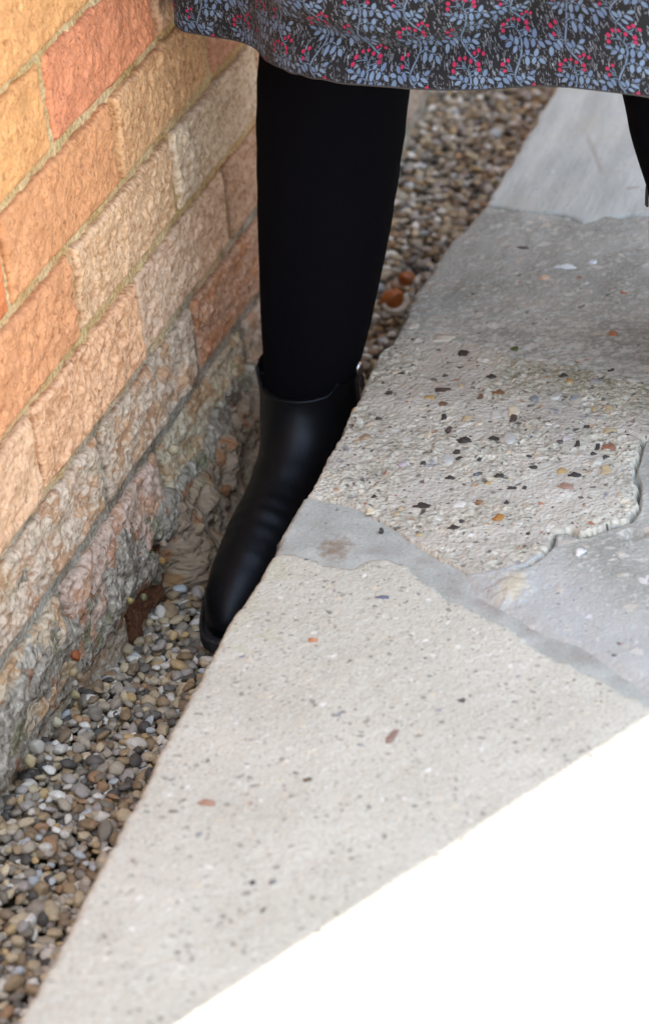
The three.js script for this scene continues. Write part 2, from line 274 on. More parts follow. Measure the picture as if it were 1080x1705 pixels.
slab('aggregate_slab', 'rough weathered slab with exposed flint aggregate and a broken lip', aggPoly, {
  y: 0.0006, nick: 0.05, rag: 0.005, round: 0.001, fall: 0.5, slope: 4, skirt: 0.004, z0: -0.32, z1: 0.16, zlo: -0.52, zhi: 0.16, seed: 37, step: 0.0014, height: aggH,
  base: (x, z) => {
    const m = fbm(x * 17, z * 17, 21.1, 4), f = fbm(x * 300, z * 300, 15.2, 3), w = fbm(x * 90, z * 90, 2.7, 3);
    let c = mix3([0.36, 0.345, 0.29], [0.54, 0.522, 0.45], clamp(0.5 + 0.7 * m + 0.45 * w)); const rg = 0.35 + 0.65 * aggRough(x, z); c = mix3(c, [0.66, 0.635, 0.56], clamp(f * 0.9 + w * 0.4) * rg); c = mix3(c, [0.16, 0.15, 0.125], clamp(-f * 0.95 - 0.06) * rg); c = mix3(c, [0.50, 0.485, 0.455], (1 - aggRough(x, z)) * 0.5);
    c = mix3(c, [0.21, 0.205, 0.11], mossAt(x, z) * clamp(0.45 + 0.9 * fbm(x * 260, z * 260, 3, 2)) * 0.85);
        return c;
  },
  relief: (x, z) => 0.0007 * fbm(x * 330, z * 330, 13.3, 3),
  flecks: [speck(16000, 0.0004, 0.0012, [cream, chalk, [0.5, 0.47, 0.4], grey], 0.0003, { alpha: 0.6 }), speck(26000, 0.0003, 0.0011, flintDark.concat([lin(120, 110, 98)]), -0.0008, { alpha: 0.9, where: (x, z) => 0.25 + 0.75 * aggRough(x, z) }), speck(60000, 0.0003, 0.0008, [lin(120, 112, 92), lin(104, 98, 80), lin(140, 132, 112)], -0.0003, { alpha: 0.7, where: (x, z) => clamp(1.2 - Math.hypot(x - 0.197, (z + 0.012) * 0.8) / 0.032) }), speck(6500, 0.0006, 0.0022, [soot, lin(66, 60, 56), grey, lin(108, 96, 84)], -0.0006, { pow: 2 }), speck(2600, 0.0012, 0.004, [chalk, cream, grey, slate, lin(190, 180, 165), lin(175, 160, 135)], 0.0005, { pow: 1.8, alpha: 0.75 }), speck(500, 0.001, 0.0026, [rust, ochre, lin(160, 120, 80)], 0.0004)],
});
// sunken grey skim right of the broken lip, and the worn skim further back
function skimBase(seed, flakes) {
  return (x, z) => {
    const m = fbm(x * 16, z * 16, seed, 4), f = fbm(x * 360, z * 360, seed + 3, 3), a = 0.35 * fbm(x * 50, z * 60, seed + 7, 3) + 0.65 * fbm(x * 190, z * 210, seed + 9, 4);
    let c = mix3([0.275, 0.285, 0.262], [0.40, 0.41, 0.382], clamp(0.5 + 0.7 * m)); c = mix3(c, [0.5, 0.49, 0.47], clamp(f * 0.4)); c = mix3(c, [0.2, 0.19, 0.175], clamp(-f * 0.4));
    return mix3(c, [0.58, 0.57, 0.52], sstep(0.05, 0.5, a + flakes(x, z)) * 0.6);
  };
}
const skimFlecks = [speck(16000, 0.0003, 0.0008, [chalk, grey], 0.00005, { alpha: 0.5 }), speck(9000, 0.0003, 0.0008, [lin(105, 100, 96), soot], -0.0002, { alpha: 0.6 }), speck(2600, 0.001, 0.0048, [lin(196, 194, 186), lin(190, 184, 172), lin(172, 168, 166)], 0.0003, { alpha: 0.8 }), speck(700, 0.0007, 0.0024, [soot, rust, lin(200, 204, 208), lin(96, 88, 80)], 0)];
const lowPoly = [...sh(LIPLINE, -0.005, -0.004), [2.7, -0.25], [2.7, 0.62], [0.62, 0.42], ...[[1080, 1138], [1000, 1092], [900, 1040], [850, 1008], [800, 984]].map((q) => onSlab(...q))];
const PIT = onSlab(1052, 888);
slab('sunken_skim', 'sunken grey skim of worn mortar with a small pit below the broken lip', lowPoly, {
  y: -0.0018, rag: 0.003, round: 0.004, fall: 0.25, slope: 0.5, skirt: 0.006, z0: -0.25, z1: 0.45, zlo: -0.3, zhi: 0.7, seed: 41, step: 0.0013, gz0: -0.19, gz1: 0.25,
  height: (x, z) => 0.0018 * fbm(x * 16, z * 16, 19.5, 3) + 0.0003 * fbm(x * 130, z * 130, 12.5, 3) + 0.0028 * sstep(0.03, 0.1, z) - 0.010 * clamp(1.4 - Math.abs(polySD(aggPoly, x, z) + 0.0018) / 0.0014) * clamp(0.9 + 1.2 * n3(x * 60, z * 60, 8)) * sstep(0.33, 0.345, x) - 0.006 * clamp(1.3 - Math.hypot((x - PIT[0]) / 0.009, (z - PIT[1]) / 0.007) + 0.4 * n3(x * 150, z * 150)) + 0.0035 * clamp(1.4 - Math.hypot((x - 0.343) / 0.013, (z - 0.113) / 0.02) + 0.5 * fbm(x * 110, z * 110, 4, 2)),
  base: (x, z) => { const k = clamp(1.2 - Math.hypot((x - 0.343) / 0.014, (z - 0.113) / 0.02) + 0.7 * fbm(x * 80, z * 80, 4, 3)), b = clamp(sstep(0.08, 0.16, z - 0.9 * (x - 0.42))); let c = skimBase(51, () => -0.06)(x, z); c = mix3(c, [0.43, 0.445, 0.45], b * 0.6); return mix3(c, [0.5, 0.45, 0.33], k * 0.8); },
  relief: (x, z) => 0.0003 * fbm(x * 400, z * 400, 23.3, 3), flecks: skimFlecks,
});
const wornPoly = [[-0.3, -0.268], ...sh(WORNLINE, 0, 0.008), [0.6, -0.2], [2.7, -0.46], [2.7, -0.55], [0.6, -0.54], ...sh(FARLINE, 0, 0.0012).reverse(), [-0.3, FARLINE[0][1] + 0.006]];
slab('worn_slab', 'grey worn slab mottled with pale flakes', wornPoly, {
  y: 0.0006, rag: 0.009, round: 0.006, fall: 0.3, slope: 0.45, skirt: 0.004, z0: -0.6, z1: -0.17, zlo: -0.6, zhi: -0.17, seed: 43,
  height: (x, z) => 0.0012 * fbm(x * 22, z * 22, 9.5, 3) + 0.0009 * sstep(-0.3, -0.36, z) + 0.0004 * fbm(x * 130, z * 130, 42.5, 3) + 0.0008 * sstep(0.16, 0.3, fbm(x * 62, z * 78, 68, 3) + 0.25 * sstep(-0.42, -0.27, z)),
  base: skimBase(61, (x, z) => 0.3 * sstep(-0.42, -0.25, z) - 0.04), relief: (x, z) => 0.0003 * fbm(x * 400, z * 400, 23.3, 3),
  flecks: skimFlecks,
});
const farPoly = [[-0.3, FARLINE[0][1] + 0.004], ...sh(FARLINE, 0, -0.0012), [0.6, -0.542], [2.7, -0.55], [2.7, -6.2], [-0.3, -6.2]];
slab('smooth_slab', 'smooth pale grey-green slab with faint brush streaks beyond the crack', farPoly, {
  y: 0.0012, rag: 0.003, round: 0.005, fall: 0.7, slope: 3, skirt: 0.006, z0: -1.3, z1: -0.5, zhi: -0.5, seed: 47, res: 0.0012, step: 0.003, roughness: 0.85,
  height: (x, z) => 0.0014 * fbm(x * 10, z * 6, 2.5, 3) + 0.0003 * n3(x * 160, z * 9, 1),
  base: (x, z) => { const m = fbm(x * 40, z * 8, 71.1, 4), b = fbm(x * 12, z * 12, 7.1, 3); let c = mix3([0.375, 0.41, 0.40], [0.505, 0.545, 0.535], clamp(0.5 + 0.9 * m)); c = mix3(c, [0.46, 0.455, 0.40], clamp(b * 0.8));
    const L = Math.abs(x - 0.245 - 0.35 * (z + 0.68)) / 0.004; return mix3(c, [0.3, 0.27, 0.22], clamp(1 - L) * sstep(-0.74, -0.70, z) * sstep(-0.61, -0.64, z) * 0.6); },
  relief: (x, z) => 0.0003 * fbm(x * 300, z * 60, 23.3, 3),
  flecks: [speck(2500, 0.0005, 0.0016, [lin(120, 118, 112), grey, chalk], -0.0001, { alpha: 0.6 }), speck(60, 0.002, 0.006, [lin(140, 128, 112)], 0, { alpha: 0.6, elong: 3 })],
});
{ // trench side of the path and its body
  const zs = axis(-1.3, 0.75, 0.005, -6, 5), pos = [], uv = [], ix = [], rows = 14;
  zs.forEach((z, i) => { for (let r = 0; r <= rows; r++) { const y = -0.009 - r / rows * 0.26; pos.push(edgeX(z) - 0.0032 + (r ? 0.003 * fbm(z * 25, y * 25, 2, 3) + 0.0012 * n3(z * 120, y * 120) : 0), y, z); uv.push(z * 2, y * 2); if (i && r) { const a = i * (rows + 1) + r; ix.push(a, a - 1, a - rows - 1, a - 1, a - rows - 2, a - rows - 1); } } });
  const g = new THREE.BufferGeometry(); g.setAttribute('position', new THREE.Float32BufferAttribute(pos, 3)); g.setAttribute('uv', new THREE.Float32BufferAttribute(uv, 2)); g.setIndex(ix); g.computeVertexNormals();
  const m = new THREE.MeshStandardMaterial({ color: col([0.46, 0.45, 0.39]), roughness: 0.95 });
  mesh('slab_side', g, m, path);
  const b = new THREE.BoxGeometry(2.42, 0.235, 11); b.translate(0.182 + 1.21, -0.2575 + 0.1175 - 0.001, -0.5); b.translate(0, 0.0, 0); const o = mesh('slab_core', b, m, path); o.position.y = -0.022 - (-0.2575 + 0.235 - 0.001);
  o.position.y = 0; o.geometry.translate(0, -0.022 + 0.0235, 0);
}
// stones told apart in the concrete
{
  const D = lin(56, 51, 49), BR = lin(104, 76, 58), OB = lin(124, 92, 64), OC = lin(168, 142, 98), W = lin(186, 184, 176), CR = lin(200, 190, 168), T = lin(172, 156, 126), G = lin(140, 138, 136), BG = lin(122, 128, 134), P = lin(178, 177, 172), DB = lin(76, 62, 54), OR = lin(164, 108, 76), MO = lin(74, 84, 36);
  const zs = 1.6615, L = [[565, 148, 30, 18, D], [390, 205, 42, 8, D], [505, 250, 40, 16, DB], [472, 272, 36, 12, OC], [508, 292, 20, 14, BR], [513, 325, 16, 12, D], [527, 358, 16, 14, DB], [570, 388, 36, 16, D], [650, 384, 34, 18, D], [655, 315, 28, 22, W], [665, 257, 32, 14, OB], [615, 268, 14, 10, BR], [645, 215, 24, 10, D], [845, 211, 24, 10, D], [790, 205, 20, 10, G], [705, 325, 20, 16, DB], [298, 382, 28, 16, lin(150, 130, 108)], [405, 385, 34, 18, W], [470, 373, 20, 20, CR], [548, 423, 20, 10, D], [555, 441, 18, 10, D], [610, 443, 14, 9, D], [665, 490, 28, 10, D], [530, 492, 24, 8, D], [760, 466, 22, 10, D], [838, 472, 28, 18, OC], [848, 517, 42, 18, lin(150, 122, 108)], [970, 405, 42, 20, lin(140, 100, 80)], [937, 403, 14, 16, D], [960, 436, 18, 8, D], [875, 486, 32, 12, D], [453, 570, 44, 18, D], [608, 560, 20, 14, OB], [665, 604, 30, 22, lin(160, 118, 62)], [540, 633, 30, 14, D], [560, 615, 14, 8, D], [395, 577, 16, 14, T], [383, 594, 18, 10, T], [310, 587, 26, 16, CR], [780, 565, 14, 8, OR], [717, 618, 32, 16, W], [685, 562, 10, 12, D], [833, 395, 24, 12, lin(86, 84, 82)], [882, 398, 14, 14, D], [967, 363, 34, 18, T], [960, 470, 34, 22, T], [935, 450, 30, 24, W], [690, 385, 38, 30, P], [520, 440, 38, 26, lin(176, 176, 173)], [555, 565, 40, 20, lin(205, 205, 200)], [705, 305, 34, 24, CR], [820, 270, 30, 20, lin(182, 183, 180)], [762, 272, 22, 16, BG], [870, 272, 20, 14, BG], [930, 228, 40, 14, G], [970, 300, 30, 16, T], [340, 640, 12, 8, D], [445, 650, 20, 12, T], [745, 645, 12, 9, D], [600, 488, 16, 10, lin(90, 92, 100)], [700, 520, 30, 6, D], [635, 510, 18, 8, OC], [795, 545, 22, 12, W], [895, 405, 22, 18, W], [735, 520, 12, 8, D], [360, 262, 22, 10, D], [515, 210, 14, 8, DB], [320, 545, 16, 10, D], [455, 455, 16, 8, D], [400, 455, 26, 20, lin(170, 164, 168)], [280, 335, 24, 12, W], [330, 330, 18, 8, D], [745, 430, 16, 8, D], [800, 345, 20, 9, W], [575, 330, 26, 18, T], [610, 345, 20, 14, CR], [850, 385, 26, 20, lin(184, 176, 178)], [925, 425, 18, 9, D], [860, 228, 20, 14, OC], [930, 300, 16, 16, T], [560, 240, 14, 8, T], [905, 350, 20, 8, D], [980, 195, 26, 8, D], [690, 420, 20, 14, CR], [775, 440, 26, 14, lin(192, 186, 176)]]
    .map(([x, y, w, h, c]) => [430 + x / zs, 500 + y / zs, w / zs, h / zs, c]);
  L.push([345, 1336, 28, 9, lin(158, 124, 104)], [651, 1229, 16, 28, lin(140, 118, 108)], [519, 1066, 15, 8, lin(176, 120, 84)], [514, 1300, 16, 8, lin(104, 92, 78)], [637, 995, 22, 5, lin(96, 100, 118)], [455, 1470, 12, 9, lin(120, 120, 122)], [420, 1470, 9, 7, D], [943, 447, 36, 9, lin(216, 226, 234)], [985, 440, 16, 7, lin(205, 214, 222)], [1037, 490, 16, 8, OR], [1020, 558, 16, 6, OR], [905, 465, 20, 9, lin(206, 180, 160)], [870, 415, 26, 4, lin(84, 76, 78)], [788, 494, 12, 6, lin(60, 66, 44)], [855, 583, 14, 9, MO], [1070, 967, 36, 24, lin(196, 194, 196)], [965, 918, 18, 10, lin(200, 200, 200)], [735, 565, 34, 14, lin(192, 186, 172)], [687, 545, 20, 10, lin(196, 190, 178)], [660, 622, 16, 7, lin(186, 178, 160)]);
  const geos = Array.from({ length: 8 }, (_, i) => stoneGeo(2, 900 + i, 0.42)), mats = new Map(), r = rng(5);
  for (const [u, v, w, h, c] of L) {
    const [x, z] = onSlab(u, v), [xa] = onSlab(u - w / 2, v), [xb] = onSlab(u + w / 2, v), za = onSlab(u, v - h / 2)[1], zb = onSlab(u, v + h / 2)[1], key = c.join();
    if (!mats.has(key)) mats.set(key, new THREE.MeshStandardMaterial({ color: col(c), roughness: 0.7 }));
    const o = mesh('aggregate_stone', geos[Math.floor(r() * 8)], mats.get(key), path), rx = Math.max(0.002, (xb - xa) * 0.58), rz = Math.max(0.0022, (zb - za) * 0.56);
    const top = z < -0.26 ? 0.0022 : z > 0.06 ? 0.0009 : x > 0.4 && z > -0.02 ? 0.0002 : 0.0016 + aggH(x, z);
    o.scale.set(rx, 0.0022, rz); o.rotation.y = (r() - 0.5) * 0.3; o.position.set(x, top - 0.0015, z);
  }
}
console.log('path done', performance.now() | 0);

// ---------------------------------------------------------------- brick house with its wall beside the path
const CORNER = 1.033; // the near corner, whose shadow edge crosses the path
const house = new THREE.Group(); house.name = 'brick_house'; scene.add(house);
house.userData = { label: 'rough orange brick house wall with ochre mortar and cement-splashed foot', category: 'brick wall' };
const L0Y = 0.35, PITCH = 0.075, LEN = 0.225;
{
  const m = new THREE.MeshStandardMaterial({ color: col([0.36, 0.2, 0.12]), roughness: 0.95 });
  const add = (n, x0, x1, y0, y1, z0, z1) => { const g = new THREE.BoxGeometry(x1 - x0, y1 - y0, z1 - z0); g.translate((x0 + x1) / 2, (y0 + y1) / 2, (z0 + z1) / 2); return mesh(n, g, m, house); };
  add('wall_core', -4.5, -0.06, -0.3, 0.725, -6, CORNER - 0.004);
  add('upper_wall', -4.5, -0.004, 0.726, 4.6, -6, CORNER);
  add('far_wall', -0.059, -0.004, -0.3, 0.725, -6, -1.96);
  add('corner_wall', -0.059, -0.004, -0.3, 0.725, CORNER - 0.06, CORNER);
}
// brick skins: one clean, one greyer and splashed
const brickTex = [0, 1, 2].map((kind) => paint(0, 0.5, 0, 0.3, 0.0005, (x, y) => {
  const wx = x + 0.006 * n3(x * 60, y * 60, kind + 3), a = fbm(wx * 26, y * 40, kind * 9 + 1.3, 4), b = fbm(wx * 150, y * 210, kind * 9 + 4.1, 3), r = ridge(wx * 85, y * 120, kind * 9 + 2.2, 3);
  if (kind === 0) { let c = mix3([0.70, 0.62, 0.55], [1, 0.94, 0.86], clamp(0.55 + 0.6 * a)); c = mix3(c, [1, 0.99, 0.97], sstep(0.15, 0.7, b) * 0.6); c = mix3(c, [0.5, 0.36, 0.28], sstep(0.25, 0.8, -b) * 0.5); return c; }
  if (kind === 1) { let c = mix3([0.66, 0.55, 0.46], [0.95, 0.91, 0.86], clamp(0.5 + 0.7 * a)); c = mix3(c, [0.95, 0.96, 0.98], sstep(0.05, 0.45, b + 0.3 * r) * 0.7); c = mix3(c, [0.42, 0.3, 0.22], sstep(0.2, 0.7, -b) * 0.6); return c; }
  const cover = sstep(-0.2, 0.25, fbm(wx * 30, y * 46, 33.3, 4) + 0.35 * b + 0.12), c0 = mix3([0.58, 0.38, 0.26], [0.80, 0.60, 0.44], clamp(0.5 + 0.9 * a)), c1 = mix3([0.5, 0.47, 0.43], [0.95, 0.93, 0.9], clamp(0.45 + 0.8 * b + 0.3 * r));
  let c = mix3(c0, c1, cover * 0.85); c = mix3(c, [0.3, 0.24, 0.19], sstep(0.25, 0.7, -b) * 0.55); return mix3(c, [0.33, 0.33, 0.14], sstep(0.35, 0.6, fbm(wx * 22, y * 22, 81, 3)) * 0.2);
}, (x, y) => 0.0020 * fbm(x * 190, y * 230, kind + 3, 4) - 0.0007 * ridge(x * 140, y * 180, kind + 5, 2),
[speck(42000, 0.0006, 0.0022, [[1, 0.98, 0.95], [1, 0.96, 0.91], [0.9, 0.82, 0.74]], 0.0008, { alpha: 0.6 }), speck(34000, 0.0004, 0.0015, [[0.42, 0.3, 0.23], [0.55, 0.43, 0.34], [0.62, 0.5, 0.4]], -0.0012, { alpha: 0.6 }), speck(9000, 0.0003, 0.001, [[0.3, 0.22, 0.17], [0.45, 0.36, 0.3]], -0.0012, { alpha: 0.75 }), speck(900, 0.0008, 0.0024, [[0.45, 0.33, 0.26]], -0.0025, { alpha: 0.7 })], 300 + kind));
function brickGeo(len, hgt, z0, fine, seed, amp, slump) {
  const st = fine ? 0.0019 : 0.012, nz = Math.max(3, Math.round(len / st)), ny = Math.max(3, Math.round(hgt / st)), W = nz + 3, pos = [], uv = [], ix = [], r = rng(seed), o = r() * 40, u0 = r() * 4, v0 = r() * 4;
  const tilt = (r() - 0.5) * 0.003, bow = (r() - 0.5) * 0.002;
  for (let j = -1; j <= ny + 1; j++) for (let i = -1; i <= nz + 1; i++) {
    const ci = clamp(i, 0, nz), cj = clamp(j, 0, ny), rim = i < 0 || i > nz || j < 0 || j > ny;
    let z = -len / 2 + len * ci / nz, y = -hgt / 2 + hgt * cj / ny, x;
    const d = Math.min(ci, nz - ci) * len / nz, e = Math.min(cj, ny - cj) * hgt / ny, q = Math.min(d, e);
    const wz = z + 0.002 * n3(z * 60, y * 60, o + 7), wy = y + 0.002 * n3(z * 60, y * 60, o + 17);
    const f = (0.75 * fbm(wz * 52 + wy * 20, wy * 66, o, 4) + 0.5 * fbm(z * 17, y * 22, o + 3, 3) + 0.5 * fbm(wz * 130, wy * 160, o + 5, 2) - 0.25 * ridge(wz * 95, wy * 125, o + 5, 2)) * (0.25 + 0.75 * sstep(0, 0.009, q)) + 0.25;
    const ter = (v, n) => { const k = Math.floor(v * n), t = v * n - k; return (k + sstep(0.62, 1, t)) / n; }, flake = ter(fbm(wz * 30 + wy * 9, wy * 42, o + 11, 3), 3.2) + 0.6 * ter(fbm(wz * 85, wy * 105, o + 13, 2), 2.2);
    x = amp * (f * 0.35 - 0.15) + amp * 0.95 * (0.2 + 0.8 * sstep(0, 0.007, q)) * flake - 0.0034 * Math.pow(clamp(1 - q / 0.0048), 2) + tilt * z / len * 2 + bow * y / hgt * 2 + slump * (0.5 - cj / ny);
    z += d < 0.0001 ? 0.0016 * n3(y * 90, o, 4) * 1.5 : 0; y += e < 0.0001 ? 0.0016 * n3(z * 60, o, 9) * 1.5 : 0;
    let du = 0, dv = 0; if (rim) { x = -0.02; du = i < 0 ? -0.016 : i > nz ? 0.016 : 0; dv = j < 0 ? -0.016 : j > ny ? 0.016 : 0; }
    pos.push(x, y, z); uv.push(u0 + (z + du) / 0.5, v0 + (y + dv) / 0.3);
  }
  for (let j = 0; j < ny + 2; j++) for (let i = 0; i < nz + 2; i++) { const a = j * W + i, b = a + 1, c = a + W, d = c + 1; ix.push(a, c, b, b, c, d); }
  const g = new THREE.BufferGeometry(); g.setAttribute('position', new THREE.Float32BufferAttribute(pos, 3)); g.setAttribute('uv', new THREE.Float32BufferAttribute(uv, 2)); g.setIndex(ix); g.computeVertexNormals(); return g;
}
{
  // colour and skin of the bricks the photograph shows: course -> start along the wall (in bricks) -> [r, g, b, skin]
  const tint = {
    '-1:-1': [226, 172, 122, 0], '-1:0': [224, 170, 118, 0], '0:-1.5': [226, 170, 116, 0], '0:-0.5': [226, 172, 118, 0], '0:0.5': [214, 164, 122, 0],
    '1:-1': [226, 172, 118, 0], '1:0': [222, 150, 114, 0], '1:1': [206, 166, 134, 1], '2:-1.5': [222, 140, 92, 0], '2:-0.5': [222, 164, 120, 0], '2:0.5': [226, 180, 136, 1], '2:1.5': [214, 162, 134, 1],
    '3:-1': [222, 164, 122, 0], '3:0': [230, 194, 158, 1], '3:1': [226, 206, 182, 1], '3:2': [210, 176, 150, 1], '4:-1.5': [230, 194, 162, 0], '4:-0.5': [236, 190, 152, 1], '4:0.5': [224, 194, 168, 1], '4:1.5': [206, 172, 146, 1],
    '5:-2': [214, 194, 170, 2], '5:-1': [218, 202, 184, 2], '5:0': [210, 194, 176, 2], '5:1': [204, 168, 144, 2], '5:2': [178, 150, 126, 2],
  };
  const r = rng(91), mats = new Map(), coarse = Array.from({ length: 6 }, (_, i) => brickGeo(0.215, 0.065, 0, false, 60 + i, 0.003, 0));
  for (let c = -5; c <= 7; c++) { // course c lies between bed joint c-1 (above) and c (below)
    const yTop = L0Y - (c - 1) * PITCH, yc = yTop - PITCH / 2, off = Math.abs(c) % 2 ? 0 : -0.5;
    for (let k = -5; k <= 8; k++) {
      const s0 = k + off, z1 = -s0 * LEN, z0 = z1 - LEN; // spans z0..z1
      if (z1 > CORNER - 0.06 || z0 < -1.96) continue;
      const zc = (z0 + z1) / 2, t = tint[`${c}:${s0}`] || (c >= 6 ? [202 + r() * 12, 190 + r() * 10, 174 + r() * 10, 2] : c >= 5 ? [186 + r() * 14, 164 + r() * 12, 144 + r() * 10, 2] : [214 + r() * 16, 150 + r() * 26, 108 + r() * 24, r() < 0.5 ? 0 : 1]);
      const fine = c >= 0 && c <= 6 && zc < 0.5 && zc > -0.62, key = t.slice(0, 4).map((q) => Math.round(q)).join();
      if (!mats.has(key)) { const T = brickTex[t[3]]; mats.set(key, new THREE.MeshStandardMaterial({ map: T.map, bumpMap: T.bumpMap, bumpScale: T.bumpScale * 0.34, color: col(lin(t[0], t[1], t[2])), roughness: 0.92 })); }
      let m = mats.get(key), amp = c >= 5 ? 0.0042 : c >= 3 ? 0.0030 : 0.0022, x = (r() - 0.5) * 0.003;
      if (c === 7) { // footing course, set back, damp red-brown
        if (!mats.has('foot')) mats.set('foot', new THREE.MeshStandardMaterial({ map: brickTex[0].map, bumpMap: brickTex[0].bumpMap, bumpScale: 0.003, color: col(lin(118, 80, 56)), roughness: 0.9 }));
        if (zc < 0.1) m = mats.get('foot'); x = -0.002;
      }
      const g = fine || (c === 7 && zc < 0.5 && zc > -0.62) ? brickGeo(0.214 + 0.003 * (r() - 0.5), c >= 5 ? 0.064 : 0.0665, 0, true, 1000 + c * 50 + k, amp, c === 6 ? 0.004 : 0) : coarse[Math.floor(r() * 6)];
      const o = mesh('brick', g, m, house); o.position.set(x + (c === 6 ? 0.002 : 0), yc, zc); o.rotation.x = (r() - 0.5) * 0.012;
    }
  }
}
// mortar behind and between the bricks, and the cement splashed along the foot
function wallSheet(name, label, ys, zs, fx, keep, tex, X) {
  const ny = ys.length, nz = zs.length, pos = [], uv = [], ix = [], used = new Map(), val = [];
  for (let j = 0; j < ny; j++) for (let i = 0; i < nz; i++) val.push(keep ? keep(ys[j], zs[i]) : 1);
  const id = (k) => { if (!used.has(k)) { const y = ys[Math.floor(k / nz)], z = zs[k % nz]; used.set(k, pos.length / 3); pos.push(fx(y, z), y, z); uv.push((z - X[0]) / (X[1] - X[0]), (y - X[2]) / (X[3] - X[2])); } return used.get(k); };
  for (let j = 0; j < ny - 1; j++) for (let i = 0; i < nz - 1; i++) { const a = j * nz + i, b = a + 1, c = a + nz, d = c + 1; if (Math.max(val[a], val[b], val[c], val[d]) > -0.006) ix.push(id(a), id(c), id(b), id(b), id(c), id(d)); }
  const g = new THREE.BufferGeometry(); g.setAttribute('position', new THREE.Float32BufferAttribute(pos, 3)); g.setAttribute('uv', new THREE.Float32BufferAttribute(uv, 2)); g.setIndex(ix); g.computeVertexNormals();
  const m = mesh(name, g, new THREE.MeshPhysicalMaterial({ ...tex, roughness: 1, specularIntensity: 0.25 }), house); if (label) m.userData = { label }; return m;
}
{
  const X = [-0.8, 0.55, -0.2, 0.42];
  const grime = (y, z) => sstep(0.065, 0.03, y + 0.018 * fbm(z * 14, y * 14, 5, 3) + (z < -0.3 ? -0.05 * sstep(-0.3, -0.45, z) : 0));
  const tex = paint(X[0], X[1], X[2], X[3], 0.00095, (z, y) => {
    const m = fbm(z * 30, y * 30, 3, 3), f = fbm(z * 330, y * 330, 9, 3), g = grime(y, z);
    let c = mix3(lin(186, 152, 104), lin(212, 188, 148), clamp(0.5 + 0.8 * m)); c = mix3(c, lin(164, 142, 84), sstep(0.05, 0.5, fbm(z * 11, y * 11, 44, 3)) * 0.4);
    c = mix3(c, mix3(lin(120, 112, 100), lin(166, 160, 150), clamp(0.5 + m)), g); c = mix3(c, lin(226, 210, 170), clamp(f * 0.5)); return mix3(c, lin(84, 74, 48), clamp(-f * 0.7));
  }, (z, y) => 0.0008 * fbm(z * 300, y * 300, 6, 3), [speck(3000, 0.0004, 0.0012, [chalk, cream, soot], 0.0004, { alpha: 0.6 })], 71);
  wallSheet('mortar', null, axis(-0.2, 0.46, 0.003, -0.3, 0.725), axis(-0.9, 0.42, 0.003, -1.96, CORNER - 0.06), (y, z) => -0.0063 + 0.0018 * fbm(z * 24, y * 24, 14, 3) + 0.0014 * fbm(z * 110, y * 110, 4, 3), null, tex, X);

  // ragged lower edge of the splashed cement, read on the wall
  const low = [[0, 1335], [35, 1290], [75, 1232], [100, 1190], [128, 1152], [152, 1118], [185, 1070], [208, 1040], [232, 1004], [258, 972], [276, 962], [284, 948], [272, 925], [262, 916], [268, 902], [296, 905], [322, 866], [345, 838], [372, 800], [396, 770], [420, 730]].map(([u, v]) => { const p = px(u, v, 0, 0.008); return [p.z, p.y]; });
  const up = []; for (let z = -0.5; z < 0.3; z += 0.03) up.push([z, -0.062 + 0.03 * n3(z * 9, 4.4) + (z > 0.05 ? 0.012 : 0)]);
  const zN = low[0][0] + 0.5, poly = [[zN, low[0][1] - 0.01], ...low, [-1.4, low.at(-1)[1] - 0.005], [-1.4, -0.06], ...up, [zN, -0.05]];
  const sd = (y, z) => polySD(poly, z, y) + 0.006 * fbm(z * 60, y * 60, 2.2, 3);
  const t2 = paint(-0.8, 0.5, -0.2, 0.06, 0.00075, (z, y) => {
    const a = fbm(z * 28, y * 34, 51, 4), b = fbm(z * 140, y * 140, 57, 3), f = fbm(z * 420, y * 420, 61, 2);
    let c = mix3([0.22, 0.19, 0.15], [0.43, 0.385, 0.315], clamp(0.45 + 0.7 * a + 0.5 * b)); c = mix3(c, [0.6, 0.55, 0.475], sstep(0.2, 0.65, b + 0.4 * f) * 0.6); c = mix3(c, [0.10, 0.085, 0.07], sstep(0.2, 0.6, -b - 0.2 * f) * 0.6);
    c = mix3(c, [0.3, 0.13, 0.06], sstep(0.28, 0.5, fbm(z * 36, y * 36, 91, 3)) * 0.7); return mix3(c, [0.12, 0.125, 0.035], sstep(0.2, 0.5, fbm(z * 20, y * 22, 121, 4) + 0.0 - 0.02) * 0.5);
  }, (z, y) => -0.0016 * ridge(z * 150, y * 150, 6, 3) + 0.0008 * fbm(z * 420, y * 420, 3, 2), [speck(5000, 0.0004, 0.0014, [chalk, cream, grey], 0.0005, { alpha: 0.6 }), speck(4000, 0.0004, 0.0014, [soot, lin(70, 60, 50)], -0.0006, { alpha: 0.6 })], 73);
  wallSheet('cement_splash', 'lumpy grey cement splashed along the foot of the wall', axis(-0.19, 0.05, 0.0021, -0.2, 0.06), axis(-0.55, 0.45, 0.0021, -1.4, 0.8), (y, z) => {
    const s = sd(y, z), lump = -ridge((z + 0.01 * n3(z * 30, y * 30, 3)) * 26, (y + z * 0.3) * 34, 5, 3) * 0.004 + fbm(z * 17, y * 22, 15, 3) * 0.006 - ridge(z * 75, y * 95, 8, 3) * 0.0034;
    const t = sstep(-0.1, 0.02, -y) , e = clamp(s / 0.014); return -0.0005 + lump * (0.5 + 0.5 * e) + 0.0055 * Math.sqrt(e) + 0.006 * sstep(-0.03, -0.1, y) + (s < 0 ? s * 3.2 : 0) + 0 * t;
  }, (y, z) => sd(y, z), t2, [-0.8, 0.5, -0.2, 0.06]);
